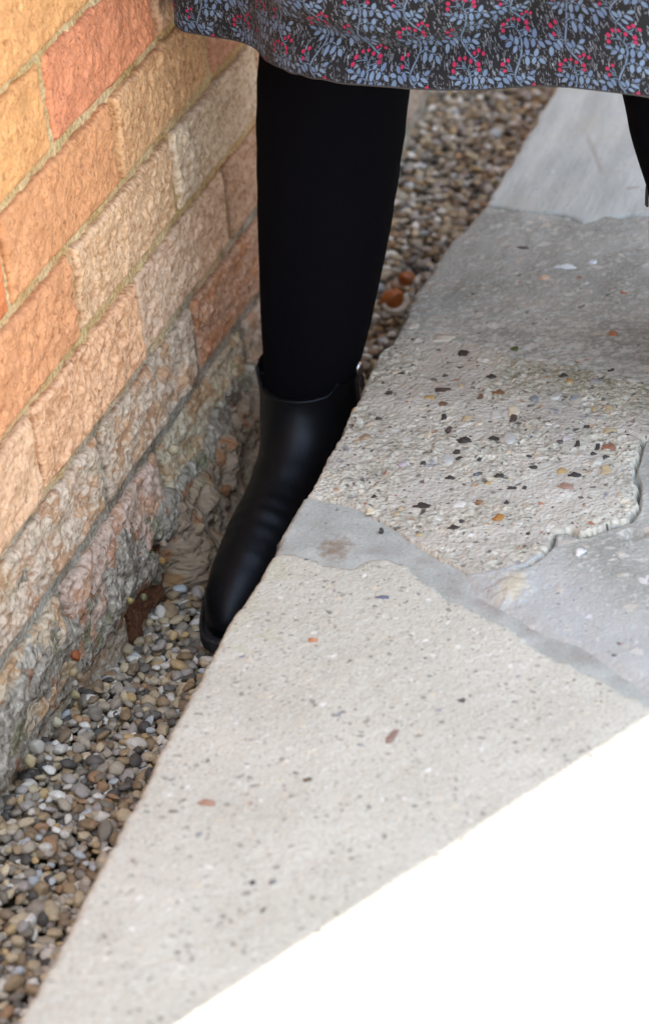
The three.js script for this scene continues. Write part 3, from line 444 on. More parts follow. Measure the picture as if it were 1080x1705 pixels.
  // dark earth and rubble packed against the footing beside the boot
  const t3 = paint(-0.8, 0, -0.24, -0.06, 0.0009, (z, y) => {
    const a = fbm(z * 30, y * 36, 151, 4), b = fbm(z * 130, y * 130, 157, 3);
    let c = mix3([0.23, 0.17, 0.12], [0.36, 0.28, 0.205], clamp(0.5 + 0.7 * a + 0.5 * b)); c = mix3(c, [0.30, 0.125, 0.045], sstep(0.25, 0.5, fbm(z * 40, y * 40, 191, 3)) * 0.7); return mix3(c, [0.17, 0.15, 0.05], sstep(0.2, 0.5, fbm(z * 26, y * 26, 221, 3)) * 0.2);
  }, (z, y) => -0.002 * ridge(z * 130, y * 130, 6, 3) + 0.001 * fbm(z * 400, y * 400, 3, 2), [speck(6000, 0.0005, 0.0018, [soot, lin(70, 60, 50), lin(130, 110, 90), lin(150, 140, 124)], 0.0008, { alpha: 0.6 })], 79);
  wallSheet('footing_rubble', 'dark brown earth and rubble packed under the cement lip', axis(-0.215, -0.072, 0.0024, -0.215, -0.072), axis(-0.6, -0.055, 0.0024, -1.0, -0.055), (y, z) => {
    const on = sstep(-0.055, -0.115, z + 0.012 * n3(y * 40, z * 40, 3)) * sstep(-0.62, -0.5, z);
    return -0.03 + on * (0.044 + Math.max(0, -0.080 - y) * 0.34 - 0.012 * sstep(-0.088, -0.076, y) + 0.013 * fbm(z * 22, y * 26, 5, 4) - 0.007 * ridge(z * 48, y * 56, 2, 3));
  }, null, t3, [-0.8, 0, -0.24, -0.06]);
  { const r = rng(19), gs = [0, 1, 2, 3, 4].map((i) => stoneGeo(2, 740 + i, 0.45)), ms = [[122, 104, 82], [134, 114, 92], [136, 98, 68], [124, 112, 96], [108, 92, 74], [146, 130, 108]].map((c) => new THREE.MeshPhysicalMaterial({ color: col(lin(...c)), roughness: 0.95, specularIntensity: 0.3 }));
    for (let i = 0; i < 70; i++) { const z = -0.105 - 0.36 * r(), y = -0.092 - 0.085 * r(), k = 0.0022 + 0.0045 * Math.pow(r(), 2.2), o = mesh('rubble_stone', gs[i % 5], ms[Math.floor(r() * 6)], house); o.position.set(0.014 + (-0.080 - y) * 0.34 + 0.013 * fbm(z * 22, y * 26, 5, 4) - 0.007 * ridge(z * 48, y * 56, 2, 3) - 0.0015, y, z); o.scale.set(k, k * (0.6 + 0.4 * r()), k * 1.2); o.rotation.set(r() * 6, r() * 6, r() * 6); } }
  // pebbles caught in the cement
  const gs = [0, 1, 2, 3].map((i) => stoneGeo(2, 700 + i)), r = rng(8);
  for (const [u, v, s, R, G, B] of [[288, 748, 21, 205, 190, 160], [390, 607, 11, 176, 168, 120], [217, 1000, 13, 190, 170, 110], [239, 994, 12, 150, 150, 110], [127, 1092, 17, 176, 98, 50], [120, 1106, 12, 196, 176, 140], [122, 1119, 14, 206, 186, 140], [133, 1128, 15, 186, 160, 130], [125, 1137, 10, 214, 206, 190], [126, 1157, 13, 206, 196, 150], [96, 1202, 16, 214, 208, 180], [62, 1243, 22, 210, 204, 190], [52, 1266, 18, 214, 196, 150], [66, 1262, 16, 180, 168, 150], [273, 905, 13, 172, 150, 128], [271, 934, 12, 190, 150, 90], [340, 880, 10, 150, 110, 80], [395, 792, 22, 150, 116, 92], [372, 742, 9, 160, 150, 130]]) {
    const p = px(u, v, 0, 0.014), o = mesh('pebble', gs[Math.floor(r() * 4)], new THREE.MeshStandardMaterial({ color: col(lin(R, G, B).map((q) => q * 0.6)), roughness: 0.6 }), house), k = s / FPX * 2.2 * 0.55;
    o.position.copy(p); o.scale.set(k * 0.9, k * 1.05, k * 0.9); o.rotation.set(r() * 3, r() * 3, r() * 3);
  }
}
console.log('wall done', performance.now() | 0);

// ---------------------------------------------------------------- unseen board fence, out of view, placed to darken the far gravel and slab
{
  const f = new THREE.Group(); f.name = 'unseen_board_fence'; f.position.set(0, -0.26, -2.0); scene.add(f); f.userData = { label: 'unseen tall board fence, out of view, placed to shade the far end of the path', category: 'fence' };
  const m = new THREE.MeshStandardMaterial({ color: col(lin(128, 100, 74)), roughness: 0.95 }), b = new THREE.BoxGeometry(0.145, 2.15, 0.022), p = new THREE.BoxGeometry(0.1, 2.2, 0.1), rl = new THREE.BoxGeometry(4.6, 0.08, 0.04);
  for (let i = 0; i < 30; i++) { const o = mesh('board', b, m, f); o.position.set(0.1 + i * 0.152, 1.08, 0); }
  for (let i = 0; i < 3; i++) { const o = mesh('post', p, m, f); o.position.set(0.12 + i * 2.2, 1.1, -0.103); }
  for (const y of [0.4, 1.75]) { const o = mesh('rail', rl, m, f); o.position.set(2.32, y, -0.032); }
}

// ---------------------------------------------------------------- gravel in the gap
const GZ = [[5, -0.10], [0.7, -0.108], [0.27, -0.116], [0.12, -0.128], [0.02, -0.150], [-0.1, -0.160], [-0.3, -0.158], [-0.6, -0.108], [-0.95, -0.074], [-1.4, -0.066], [-6, -0.06]];
function gravelY(x, z) { let i = 0; while (i < GZ.length - 2 && GZ[i + 1][0] > z) i++; const [z0, y0] = GZ[i], [z1, y1] = GZ[i + 1]; return lerp(y0, y1, clamp((z - z0) / (z1 - z0))) + 0.006 * fbm(x * 14, z * 14, 3.3, 3) + 0.004 * Math.cos(x / 0.16 * 6.28); }
const BOOT = { x: 0.0955, z: -0.212, y: -0.152, turn: -0.115 }; // ankle axis, sole level, toe direction
const inBoot = (x, z) => { const dx = x - BOOT.x, dz = z - BOOT.z, s = Math.sin(BOOT.turn), c = Math.cos(BOOT.turn), u = dx * s + dz * c, w = dx * c - dz * s; return u > -0.075 && u < 0.222 && Math.abs(w) < 0.052 * Math.sqrt(clamp(1.02 - Math.pow(clamp((u - 0.12) / 0.1), 2))) + 0.002; };
{
  const bed = new THREE.Group(); bed.name = 'gravel_bed'; scene.add(bed);
  bed.userData = { kind: 'structure', label: 'strip of mixed brown and grey pea gravel in the gap below the wall', category: 'gravel' };
  const xs = axis(-0.03, 0.19, 0.01, -0.03, 0.19), zs = axis(-1.6, 0.8, 0.012, -6, 5), pos = [], ix = [];
  zs.forEach((z, j) => xs.forEach((x, i) => { pos.push(x, gravelY(x, z) - 0.012, z); if (i && j) { const a = j * xs.length + i; ix.push(a, a - xs.length, a - 1, a - 1, a - xs.length, a - xs.length - 1); } }));
  const g = new THREE.BufferGeometry(); g.setAttribute('position', new THREE.Float32BufferAttribute(pos, 3)); g.setIndex(ix); g.computeVertexNormals();
  mesh('soil', g, new THREE.MeshStandardMaterial({ color: col(lin(74, 60, 46)), roughness: 1 }), bed);
  const pal = [[158, 148, 134], [178, 166, 148], [136, 128, 116], [186, 170, 142], [196, 178, 148], [162, 140, 110], [142, 120, 92], [212, 206, 196], [230, 226, 218], [108, 102, 96], [82, 78, 74], [186, 192, 196], [164, 130, 98], [192, 166, 122], [170, 162, 156], [138, 118, 96]].map((c) => lin(...c));
  const freq = [0, 0, 0, 1, 1, 1, 2, 2, 2, 3, 3, 3, 4, 4, 5, 5, 5, 6, 6, 7, 7, 8, 9, 9, 10, 10, 11, 12, 13, 14, 14, 14, 15, 15];
  const r = rng(4242), list = [];
  for (let layer = 0; layer < 3; layer++) for (let z = 0.78; z > -1.7; z -= 0.0062) for (let x = 0.0; x < 0.175; x += 0.0063) {
    const X = x + (r() - 0.5) * 0.008, Z = z + (r() - 0.5) * 0.008; if (X > edgeX(Z) - 0.002) continue; if (layer === 2 && r() > 0.33) continue; if (layer === 0 && r() > 0.62) continue;
    const s = (0.0028 + 0.0028 * Math.pow(r(), 2.0)) * (layer === 2 ? 1.12 : 1);
    let y = gravelY(X, Z) + (layer - 1) * 0.0046 + (r() - 0.5) * 0.003; if (inBoot(X, Z)) y = Math.min(y, BOOT.y - 0.010); if (X < 0.008) y -= 0.002;
    const C = camera.position, t = -y / (C.y - y), xc = X + (C.x - X) * t, zc = Z + (C.z - Z) * t, vis = layer > 0 && xc < edgeX(zc) && !inBoot(X, Z) && seen(X, y, Z);
    list.push({ X, y, Z, s, vis, d: C.distanceTo(new THREE.Vector3(X, y, Z)), c: freq[Math.floor(r() * freq.length)], e: [1 + 0.55 * r(), 0.55 + 0.3 * r(), 0.8 + 0.35 * r()], q: [(r() - 0.5) * 0.9, r() * 6.28, (r() - 0.5) * 0.9], tone: 0.92 + 0.34 * r(), layer });
  }
  const order = list.filter((p) => p.vis).sort((a, b) => b.s / b.d + (b.layer - 1) * 0.0008 - a.s / a.d - (a.layer - 1) * 0.0008);
  const singles = new Set(order.slice(0, 300));
  const mot = paint(0, 1, 0, 1, 0.004, (x, y) => { const a = fbm(x * 5, y * 5, 3, 4), l = ridge(x * 3 + y, y * 6, 7, 2); const v = 0.86 + 0.2 * a + (l > 0.8 ? 0.1 : 0); return [v, v * 0.985, v * 0.965]; }, () => 0, [speck(700, 0.006, 0.02, [[1, 1, 1], [0.6, 0.58, 0.55]], 0.001, { alpha: 0.5 })], 5);
  mot.map.wrapS = mot.map.wrapT = THREE.RepeatWrapping;
  const var2 = Array.from({ length: 14 }, (_, i) => stoneGeo(2, 100 + i)), var1 = Array.from({ length: 10 }, (_, i) => stoneGeo(1, 200 + i)), var0 = Array.from({ length: 6 }, (_, i) => stoneGeo(0, 250 + i));
  const mats = pal.map((c) => new THREE.MeshStandardMaterial({ color: col(c), map: mot.map, roughness: 0.62 }));
  const M = new THREE.Matrix4(), Q = new THREE.Quaternion(), E = new THREE.Euler(), nm = new THREE.Matrix3(), v = new THREE.Vector3();
  const P = [], N = [], U = [], K = [], I = [];
  for (const p of list) {
    E.set(...p.q);
    if (singles.has(p)) { const o = mesh('pebble', var2[Math.floor(p.tone * 1000) % 14], mats[p.c], bed); o.position.set(p.X, p.y, p.Z); o.rotation.copy(E); o.scale.set(p.s * p.e[0], p.s * p.e[1], p.s * p.e[2]); continue; }
    M.compose(v.set(p.X, p.y, p.Z), Q.setFromEuler(E), new THREE.Vector3(p.s * p.e[0], p.s * p.e[1], p.s * p.e[2])); nm.getNormalMatrix(M);
    const fine = p.vis && p.Z > -0.12, G = fine ? var2[Math.floor(p.tone * 1000) % 14] : p.layer && seen(p.X, p.y, p.Z) ? var1[Math.floor(p.tone * 1000) % 10] : var0[Math.floor(p.tone * 1000) % 6], a = G.attributes.position, b = G.attributes.normal, u = G.attributes.uv, base = P.length / 3, c = pal[p.c];
    for (let i = 0; i < a.count; i++) { v.fromBufferAttribute(a, i).applyMatrix4(M); P.push(v.x, v.y, v.z); v.fromBufferAttribute(b, i).applyMatrix3(nm).normalize(); N.push(v.x, v.y, v.z); U.push(u.getX(i), u.getY(i)); K.push(c[0] * p.tone, c[1] * p.tone, c[2] * p.tone); }
    for (const k of G.index.array) I.push(base + k);
  }
  const gg = new THREE.BufferGeometry(); gg.setAttribute('position', new THREE.Float32BufferAttribute(P, 3)); gg.setAttribute('normal', new THREE.Float32BufferAttribute(N, 3)); gg.setAttribute('uv', new THREE.Float32BufferAttribute(U, 2)); gg.setAttribute('color', new THREE.Float32BufferAttribute(K, 3)); gg.setIndex(I);
  const rest = mesh('pebbles', gg, new THREE.MeshStandardMaterial({ vertexColors: true, map: mot.map, roughness: 0.62 }), bed); rest.userData = { kind: 'stuff' };
  console.log('pebbles', list.length, 'visible', order.length, 'tris', I.length / 3);
}
// two orange stones lying on the gravel behind the leg
for (const [u, v, s, label, band] of [[656, 508, 44, 'orange stone with a curved white band lying on the gravel', true], [677, 470, 30, 'small plain orange stone lying on the gravel close to the slab edge', false]]) {
  const t = new THREE.Group(); t.name = numbered('orange_stone'); scene.add(t); let p = px(u, v, 1, -0.100); t.position.copy(p); const k = s / FPX * 2.5 * 0.54;
  t.userData = { label, category: 'stone' };
  const st = mesh('stone_body', stoneGeo(3, 55 + s, 0.1), new THREE.MeshStandardMaterial({ color: col(lin(164, 92, 40)), roughness: 0.5 }), t); st.scale.set(k, k * 0.8, k * 0.9); st.position.y = k * 0.4;
  if (band) { const b = mesh('white_band', new THREE.TorusGeometry(k * 0.82, k * 0.27, 10, 26, 3.4), new THREE.MeshStandardMaterial({ color: col(lin(216, 206, 190)), roughness: 0.5 }), t); b.rotation.set(-0.75, 0.35, 3.6); b.position.set(k * 0.12, k * 0.45, k * 0.2); }
}

// ---------------------------------------------------------------- the person: black tights, ankle boots, printed dress
const person = new THREE.Group(); person.name = 'person'; scene.add(person);
person.userData = { label: 'person in a dark floral dress, black tights and ankle boots stepping into the gap', category: 'person' };
const tights = new THREE.MeshPhysicalMaterial({ color: col([0.0022, 0.0022, 0.0036]), roughness: 0.9, specularIntensity: 0.1, sheen: 0.03, sheenRoughness: 0.6, sheenColor: new THREE.Color(0.12, 0.12, 0.2) });
{
  const c = (u, v, z, r) => { const p = px(u, v, 2, z); return [p.x, p.y, p.z, r]; };
  const legA = [[BOOT.x - 0.001, -0.10, -0.214, 0.030], c(512, 640, -0.212, 0.0332), c(520, 580, -0.219, 0.0392), c(528, 500, -0.230, 0.0455), c(541, 350, -0.250, 0.0540), c(555, 140, -0.274, 0.0602), [0.136, 0.31, -0.284, 0.0585], [0.142, 0.40, -0.28, 0.056], [0.16, 0.60, -0.29, 0.072], [0.185, 0.84, -0.30, 0.086]];
  const legB = [[0.4200, 0.05, -0.270, 0.033], [0.4180, 0.11, -0.272, 0.0330], [0.4160, 0.15, -0.275, 0.0395], [0.4115, 0.20, -0.280, 0.0490], [0.409, 0.30, -0.290, 0.0600], [0.402, 0.40, -0.292, 0.058], [0.392, 0.50, -0.288, 0.056], [0.36, 0.68, -0.295, 0.074], [0.32, 0.86, -0.31, 0.088]];
  const torso = [[0.25, 0.90, -0.305, 0.115], [0.25, 1.06, -0.31, 0.105]];
  const smooth = (L) => { const xyz = new THREE.CatmullRomCurve3(L.map((q) => new THREE.Vector3(q[0], q[1], q[2]))), rr = new THREE.CatmullRomCurve3(L.map((q) => new THREE.Vector3(q[3], 0, 0))), n = (L.length - 1) * 3, o = []; for (let i = 0; i <= n; i++) { const p = xyz.getPoint(i / n); o.push([p.x, p.y, p.z, rr.getPoint(i / n).x]); } return o; };
  const LA = smooth(legA), LB = smooth(legB), chain = (L, x, y, z) => { let d = 1e3; for (let i = 0; i < L.length - 1; i++) if (Math.abs(y - L[i][1]) < 0.22) d = smin(d, cone(x, y, z, L[i], L[i + 1]), 0.006); return d; };
  const fn = (x, y, z) => {
    const d = chain(LA, x, y, z), e = chain(LB, x, y, z);
    return smin(smin(d, e, 0.05), cone(x, y, z, torso[0], torso[1]), 0.08);
  };
  mesh('body', sdfGeo(fn, [0.03, -0.16, -0.46], [0.49, 1.2, -0.14], 128), tights, person).userData = { label: 'legs in opaque black tights' };
}
const leather = new THREE.MeshPhysicalMaterial({ color: col([0.0022, 0.0023, 0.0034]), roughness: 0.42, specularIntensity: 0.6, specularColor: new THREE.Color(0.75, 0.85, 1) });
{ const g = paint(0, 0.2, 0, 0.2, 0.0004, () => [1, 1, 1], (x, y) => 0.00007 * ridge(x * 400, y * 400, 2, 2), [], 2); leather.bumpMap = g.bumpMap; leather.bumpScale = g.bumpScale; }
const rubber = new THREE.MeshStandardMaterial({ color: col([0.014, 0.014, 0.016]), roughness: 0.6 });
const blackMetal = new THREE.MeshStandardMaterial({ color: col([0.42, 0.42, 0.45]), metalness: 1, roughness: 0.25 });
{
  const topAt = (u, w) => 0.141 + 0.016 * sstep(0.66, 1, Math.abs(w) / 0.042) - 0.003 * clamp(u / 0.05, -1, 1);
  const half = (u) => { // half width of the sole along its length
    const a = clamp((u + 0.066) / 0.276); return 0.050 * Math.pow(Math.sin(Math.PI * clamp(Math.pow(a, 0.92))), 0.42) * (0.8 + 0.2 * sstep(0.3, 0.68, a)) * (0.93 + 0.07 * Math.cos((a - 0.62) * 9));
  };
  const fn = (w, h, u) => { // right-handed local: w across, h up, u towards the toe
    const q = w * 1.2, k = 0.03;
    let d = cone(w * 1.1, h, u, [0, 0.045, -0.016, 0.038], [0, 0.19, -0.001, 0.0475]);
    d = smin(d, cone(q, h, u, [0, 0.034, -0.022, 0.037], [0, 0.03, 0.06, 0.034]), k);
    d = smin(d, cone(q, h, u, [0, 0.082, 0.004, 0.044], [0, 0.036, 0.105, 0.0375]), k);
    d = smin(d, cone(q, h, u, [0, 0.034, 0.105, 0.0365], [0, 0.023, 0.158, 0.031]), k);
    d = smin(d, cone(q, h, u, [0, 0.022, 0.150, 0.031], [0, 0.018, 0.182, 0.0185]), k);
    d += 0.00012 * Math.sin((h * 0.75 - u * 0.55 + 0.0016 * Math.sin(w * 150)) * 330) * Math.exp(-Math.pow((u - 0.045) / 0.035, 2) - Math.pow((h - 0.085) / 0.035, 2)) + 0.00025 * Math.sin((u + 0.1 * w * w * 40) * 420) * Math.exp(-Math.pow((u - 0.115) / 0.022, 2));
    d = Math.max(d, 0.0065 - h, h - topAt(u, w));
    const hole = Math.max(cone(w * 1.1, h, u, [0, 0.08, -0.01, 0.030], [0, 0.2, 0, 0.0445]), 0.075 - h); return Math.max(d, -hole);
  };
  const upper = sdfGeo(fn, [-0.07, -0.005, -0.085], [0.07, 0.18, 0.235], 108);
  { const p = upper.attributes.position, uv = new Float32Array(p.count * 2); for (let i = 0; i < p.count; i++) { uv[i * 2] = (p.getX(i) + p.getY(i) * 0.6) / 0.2; uv[i * 2 + 1] = (p.getZ(i) + p.getY(i) * 0.7) / 0.2; } upper.setAttribute('uv', new THREE.BufferAttribute(uv, 2)); }
  const shape = new THREE.Shape(), n = 60; const out = [];
  for (let i = 0; i <= n; i++) { const u = -0.0655 + 0.275 * (0.5 - 0.5 * Math.cos(Math.PI * i / n)); out.push([half(u) + 0.002, u]); }
  for (let i = n; i >= 0; i--) out.push([-out[i][0], out[i][1]]);
  out.forEach(([w, u], i) => (i ? shape.lineTo(w, -u) : shape.moveTo(w, -u)));
  const soleG = new THREE.ExtrudeGeometry(shape, { depth: 0.0046, bevelEnabled: true, bevelThickness: 0.002, bevelSize: 0.002, bevelSegments: 3, steps: 1 }); soleG.rotateX(-Math.PI / 2); soleG.translate(0, 0.002, 0);
  const heelShape = new THREE.Shape(); const hb = out.filter(([, u]) => u < -0.002); hb.sort((a, b) => Math.atan2(a[1] + 0.02, a[0]) - Math.atan2(b[1] + 0.02, b[0])); hb.forEach(([w, u], i) => (i ? heelShape.lineTo(w * 0.96, -u) : heelShape.moveTo(w * 0.96, -u)));
  const heelG = new THREE.ExtrudeGeometry(heelShape, { depth: 0.016, bevelEnabled: false }); heelG.rotateX(-Math.PI / 2); heelG.translate(0, -0.016, 0);
  // stitched welt running round the top of the sole
  const weltPts = out.filter((_, i) => i % 2 === 0).map(([w, u]) => new THREE.Vector3(w * 1.0, 0.0092, u));
  const welt = new THREE.TubeGeometry(new THREE.CatmullRomCurve3(weltPts, true), 260, 0.0021, 7, true);
  { const p = welt.attributes.position; for (let i = 0; i < p.count; i++) p.setY(i, p.getY(i) + 0.0005 * Math.sin(Math.floor(i / 8) * 2.1)); welt.computeVertexNormals(); }
  const stitch = []; { const cv = new THREE.CatmullRomCurve3(weltPts, true); for (let i = 0; i < 130; i++) { const a = cv.getPointAt(i / 130), b = cv.getPointAt((i + 0.55) / 130); a.y += 0.0019; b.y += 0.0019; stitch.push(new THREE.TubeGeometry(new THREE.LineCurve3(a, b), 1, 0.0007, 5)); } }
  const stitchG = mergeGeometries(stitch);
  // where the shaft's side lies at a height: march outwards
  const side = (h, s, u = -0.004) => { let w = 0.07; while (w > 0.02 && fn(s * w, Math.min(h, topAt(u, w) - 0.0015), u) > 0) w -= 0.0003; return w; };
  function boot(label, x, y, z, turn, pull, slider, zin = 0.010) {
    const b = new THREE.Group(); b.name = 'boot'; person.add(b); b.position.set(x, y, z); b.rotation.y = turn; b.userData = { label };
    mesh('upper', upper, leather, b); mesh('sole', soleG, rubber, b); mesh('heel', heelG, rubber, b); mesh('welt', welt, rubber, b); mesh('welt_stitching', stitchG, new THREE.MeshStandardMaterial({ color: col([0.035, 0.035, 0.038]), roughness: 0.7 }), b).userData = { kind: 'stuff' };
    for (const s of [-1, 1]) {
      const teeth = [], tape = [], zu = s < 0 ? zin : -0.012;
      for (let h = 0.042; h <= 0.153; h += 0.0019) { const w = side(h, s, zu); const g = new THREE.BoxGeometry(0.0016, 0.0011, 0.0042); g.translate(s * (w + 0.0014), h, zu); teeth.push(g); if (teeth.length % 4 === 1) tape.push(new THREE.Vector3(s * (w - 0.0016), h, zu)); }
      mesh('zip_teeth', mergeGeometries(teeth), blackMetal, b).userData = { kind: 'stuff' };
      const tg = tubeGeo(tape, 0.0036, 30, 8); mesh('zip_tape', tg, rubber, b);
      if (pull.includes(s)) {
        const top = slider, w = side(top, s, zu), sl = new THREE.SphereGeometry(1, 18, 12); sl.scale(0.0036, 0.0075, 0.0052); sl.translate(s * (w + 0.003), top, zu);
        mesh('zip_slider', sl, blackMetal, b);
        const ring = [[0, -0.004], [0.0012, -0.008], [0.0016, -0.018], [0.0013, -0.024]].map(([o, h]) => new THREE.Vector3(s * (Math.max(w, side(top + h, s, zu)) + 0.0036 + o), top + h, zu));
        const pg = mergeGeometries([-1, 1].map((k) => tubeGeo(ring.map((q) => new THREE.Vector3(q.x, q.y, q.z + k * 0.0016)), 0.0011, 16, 6))); mesh('zip_pull', pg, rubber, b);
      }
    }
    return b;
  }
  boot('black leather ankle boot wedged in the gravel gap', BOOT.x, BOOT.y, BOOT.z, BOOT.turn, [1], 0.148);
  boot('black leather ankle boot standing on the slab', 0.4238, 0.0185, -0.268, 0.46, [-1], 0.134, -0.018);
}
console.log('boots done', performance.now() | 0);

// dress print: charcoal ground, rain dashes, pale blue sprigs and pink berries
function dressPrint() {
  const S = 1024, SH = 1280, cv = document.createElement('canvas'); cv.width = S; cv.height = SH; const c = cv.getContext('2d');
  c.fillStyle = '#111217'; c.fillRect(0, 0, S, SH);
  const r = rng(31), blue = '#5d7190', blue2 = '#697e9a', pink = '#a32050';
  const wrap = (f) => { for (let i = -1; i <= 1; i++) for (let j = -1; j <= 1; j++) { c.save(); c.translate(i * S, j * SH); f(); c.restore(); } };
  // rain
  for (let i = 0; i < 1250; i++) { const x = r() * S, y = r() * SH, l = 8 + r() * r() * 52, w = 3.6 + r() * 2.6, t = 'rgba(150,160,176,' + (0.7 + 0.3 * r()).toFixed(2) + ')'; wrap(() => { c.strokeStyle = t; c.lineWidth = w; c.lineCap = 'round'; c.beginPath(); c.moveTo(x, y); c.lineTo(x + l * 0.2, y + l); c.stroke(); }); }
  const halo = (f) => { c.save(); f(true); c.restore(); f(false); };
  function motif(X, Y, k) {
    const A = (x, y) => [X + (x - 230) * k, Y + (y - 300) * k];
    const curve = (p, w) => halo((h) => { c.strokeStyle = h ? '#111217' : blue2; c.lineWidth = (h ? w + 9 : w) * k; c.lineCap = 'round'; c.beginPath(); c.moveTo(...A(...p[0])); for (let i = 1; i < p.length - 1; i++) { const m = i < p.length - 2 ? [(p[i][0] + p[i + 1][0]) / 2, (p[i][1] + p[i + 1][1]) / 2] : p[i + 1]; c.quadraticCurveTo(...A(...p[i]), ...A(...m)); } if (p.length === 2) c.lineTo(...A(...p[1])); c.stroke(); });
    const leaf = (x, y, ang, L, W) => { c.save(); c.translate(...A(x, y)); c.rotate(ang * Math.PI / 180); c.scale(k, k); c.fillStyle = '#111217'; c.beginPath(); c.ellipse(L / 2, 0, L / 2 + 5, W / 2 + 5, 0, 0, 7); c.fill(); c.fillStyle = r() < 0.5 ? blue : blue2; c.beginPath(); c.moveTo(0, 0); c.bezierCurveTo(L * 0.2, -W * 0.62, L * 0.75, -W * 0.62, L, 0); c.bezierCurveTo(L * 0.75, W * 0.62, L * 0.2, W * 0.62, 0, 0); c.fill(); c.restore(); };
    const berry = (x, y, R0) => { const R = R0 * 0.86; c.fillStyle = '#111217'; c.beginPath(); c.arc(...A(x, y), (R + 4) * k, 0, 7); c.fill(); c.fillStyle = pink; c.beginPath(); c.arc(...A(x, y), R * k, 0, 7); c.fill(); };
    curve([[300, 590], [235, 540], [170, 470], [165, 400], [235, 260], [255, 130], [220, 80], [180, 50]], 13);
    for (const [dx, dy] of [[0, 0], [10, -135]]) { // arcs of paired leaves
      curve([[205 + dx, 295 + dy], [260 + dx, 245 + dy], [340 + dx, 258 + dy], [400 + dx, 300 + dy]], 8);
      leaf(280 + dx, 262 + dy, -78, 66, 40); leaf(280 + dx, 266 + dy, 92, 84, 44); leaf(348 + dx, 272 + dy, -66, 70, 42); leaf(346 + dx, 272 + dy, 108, 66, 42); leaf(380 + dx, 290 + dy, 42, 70, 40);
    }
    curve([[245, 210], [170, 165], [110, 145]], 7); leaf(128, 148, -172, 70, 32); leaf(170, 170, -100, 56, 36); leaf(165, 168, 150, 70, 36); leaf(205, 190, -86, 60, 40); leaf(205, 192, 128, 62, 36);
    curve([[158, 415], [110, 405], [60, 432], [30, 480]], 8); leaf(72, 425, -128, 62, 34); leaf(100, 412, 62, 76, 40); leaf(62, 438, 50, 80, 42); leaf(40, 470, 98, 84, 46); leaf(48, 450, -168, 62, 36);
    curve([[200, 505], [260, 450], [300, 415]], 8); leaf(290, 422, -32, 66, 34); leaf(240, 470, -98, 66, 34); leaf(225, 470, -140, 66, 36); leaf(262, 445, 20, 76, 36); leaf(240, 480, 30, 60, 30);
    curve([[152, 395], [130, 350], [118, 312]], 6); curve([[142, 380], [100, 350], [75, 330]], 6); curve([[145, 388], [110, 380], [85, 382]], 6);
    berry(68, 326, 20); berry(116, 298, 18); berry(82, 381, 18);
    curve([[215, 75], [175, 60], [120, 75]], 6); curve([[210, 70], [190, 35], [160, 15]], 6); curve([[225, 85], [240, 40], [250, 25]], 6); curve([[240, 100], [290, 85], [320, 75]], 6);
    berry(105, 48, 22); berry(98, 96, 20); berry(150, 8, 18); berry(250, 20, 19); berry(318, 36, 22); berry(320, 76, 19); berry(200, 0, 17);
    curve([[262, 572], [320, 560], [320, 530]], 6); berry(284, 536, 17); berry(322, 516, 18); berry(365, 536, 18);
  }
  const k = 1.12; // two columns, half drop
  for (const [x, y] of [[250, 320], [250, 960], [762, 640], [762, 1280]]) wrap(() => motif(x, y, k));
  const t = new THREE.CanvasTexture(cv); t.colorSpace = THREE.SRGBColorSpace; t.wrapS = t.wrapT = THREE.RepeatWrapping; t.anisotropy = 8; return t;
}
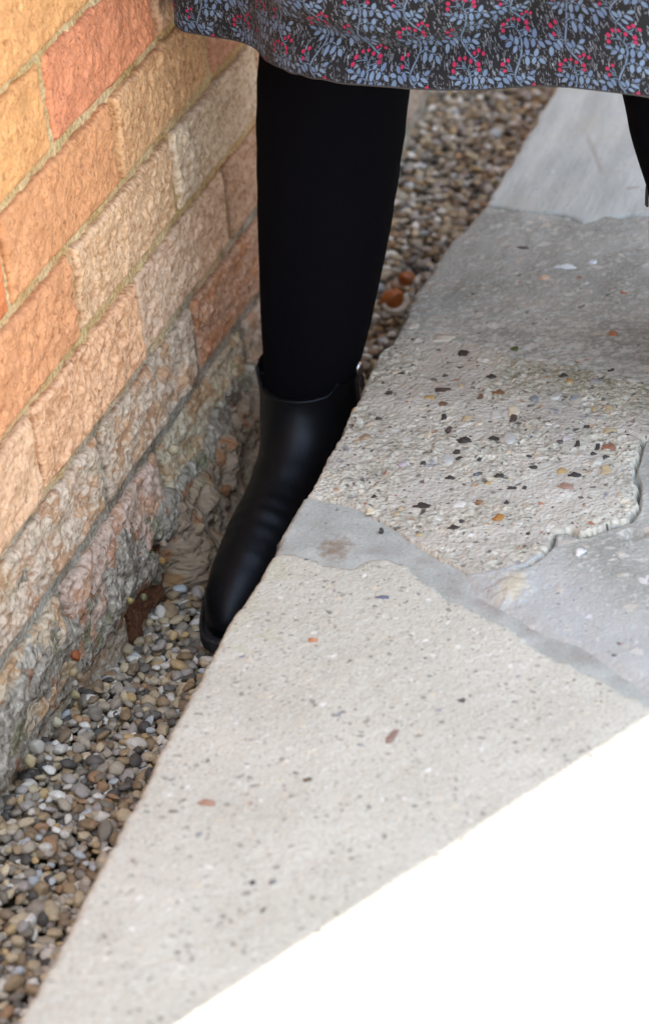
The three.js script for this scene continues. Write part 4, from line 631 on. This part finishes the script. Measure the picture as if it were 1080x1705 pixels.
{
  const hem = [[0.42, -0.088], [0.335, -0.099], [0.26, -0.097], [0.183, -0.100], [0.145, -0.117], [0.113, -0.150], [0.094, -0.180], [0.076, -0.194], [0.048, -0.200], [0.026, -0.208], [0.012, -0.232], [0.0095, -0.29], [0.022, -0.37], [0.09, -0.47], [0.25, -0.515], [0.40, -0.49], [0.49, -0.40], [0.512, -0.27], [0.49, -0.15]];
  const hc = new THREE.CatmullRomCurve3(hem.map(([x, z]) => new THREE.Vector3(x, 0, z)), true, 'centripetal'), N = 420, R = 110, HY = 0.291, TOP = 1.08, per = hc.getLength();
  const hp = hc.getSpacedPoints(N);
  const surf = (off) => {
    const pos = [], uv = [], ix = [];
    for (let j = 0; j <= R; j++) {
      const t = Math.pow(j / R, 1.7), y = lerp(HY, TOP, t), a0 = Math.atan2(hp[0].z + 0.30, hp[0].x - 0.25);
      for (let i = 0; i <= N; i++) {
        const p = hp[i % N], an = Math.atan2(p.z + 0.30, p.x - 0.25), rr = Math.hypot(p.x - 0.25, p.z + 0.30), flat = Math.exp(-t * 2.2);
        const ex = 0.25 + 0.135 * Math.cos(an), ez = -0.305 + 0.115 * Math.sin(an), wb = sstep(0, 1, t);
        let x = lerp(p.x, ex, wb), z = lerp(p.z, ez, wb), s = i / N * per;
        const front = p.z > -0.2 ? 1 : 0.4, d = y - HY;
        // folds: slow vertical waves, and the crease where the hem kicks out
        const crease = 0.034 + 0.020 * sstep(0.30, 0.45, p.x) - 0.012 * Math.cos((p.x - 0.22) * 22), kick = 0.017 * front * Math.exp(-Math.pow((d - crease) / 0.013, 2)) * sstep(0.10, 0.17, p.x) * sstep(0.44, 0.36, p.x);
        const wave = (0.004 * Math.sin(s * 46 + 1) + 0.003 * Math.sin(s * 85 + 2 + d * 9)) * flat * sstep(0.01, 0.08, d) * front;
        const nx = Math.cos(an), nz = Math.sin(an); x += nx * (wave - kick - off); z += nz * (wave - kick - off);
        const yy = y + (0.0022 * Math.sin(s * 30) + 0.0012 * n3(s * 90, 3)) * flat - 0.012 * sstep(0.40, 0.47, p.x) * sstep(-0.3, -0.12, p.z) * (1 - t);
        if (x < 0.0075) x = 0.0075 + off; pos.push(x, yy, z); uv.push(-s / 0.079, (y - HY) * 1.02 / 0.0988 + 0.3);
      }
    }
    const W = N + 1; for (let j = 0; j < R; j++) for (let i = 0; i < N; i++) { const a = j * W + i, b = a + 1, c = a + W, d = c + 1; ix.push(a, c, b, b, c, d); }
    const g = new THREE.BufferGeometry(); g.setAttribute('position', new THREE.Float32BufferAttribute(pos, 3)); g.setAttribute('uv', new THREE.Float32BufferAttribute(uv, 2)); g.setIndex(ix); g.computeVertexNormals(); return g;
  };
  const outer = surf(0), weave = paint(0, 0.02, 0, 0.02, 0.00008, () => [1, 1, 1], (x, y) => 0.00006 * (Math.sin(x * 12566) + Math.sin(y * 12566)) + 0.00003 * n3(x * 3000, y * 3000), [], 3);
  weave.bumpMap.repeat.set(5, 5);
  const cloth = mesh('dress', outer, new THREE.MeshPhysicalMaterial({ map: dressPrint(), bumpMap: weave.bumpMap, bumpScale: 0.00015, roughness: 0.9, sheen: 0.15, sheenRoughness: 0.8, sheenColor: new THREE.Color(0.3, 0.33, 0.4) }), person);
  cloth.userData = { label: 'charcoal dress printed with pale blue sprigs, rain dashes and pink berries' };
  mesh('lining', surf(0.0016), new THREE.MeshStandardMaterial({ color: col([0.03, 0.03, 0.035]), roughness: 0.95 }), cloth);
  const hpts = []; const op = outer.attributes.position; for (let i = 0; i < N; i += 3) hpts.push(new THREE.Vector3(op.getX(i) , op.getY(i) - 0.0002, op.getZ(i) - 0.0004));
  mesh('hem_edge', new THREE.TubeGeometry(new THREE.CatmullRomCurve3(hpts, true), 420, 0.0008, 6, true), new THREE.MeshStandardMaterial({ color: col(lin(58, 56, 56)), roughness: 0.95 }), cloth);
}
{ let n = 0; scene.traverse((o) => { if (o.isMesh) n += (o.geometry.index ? o.geometry.index.count : o.geometry.attributes.position.count) / 3; }); console.log('triangles', n); }
renderer.render(scene, camera);
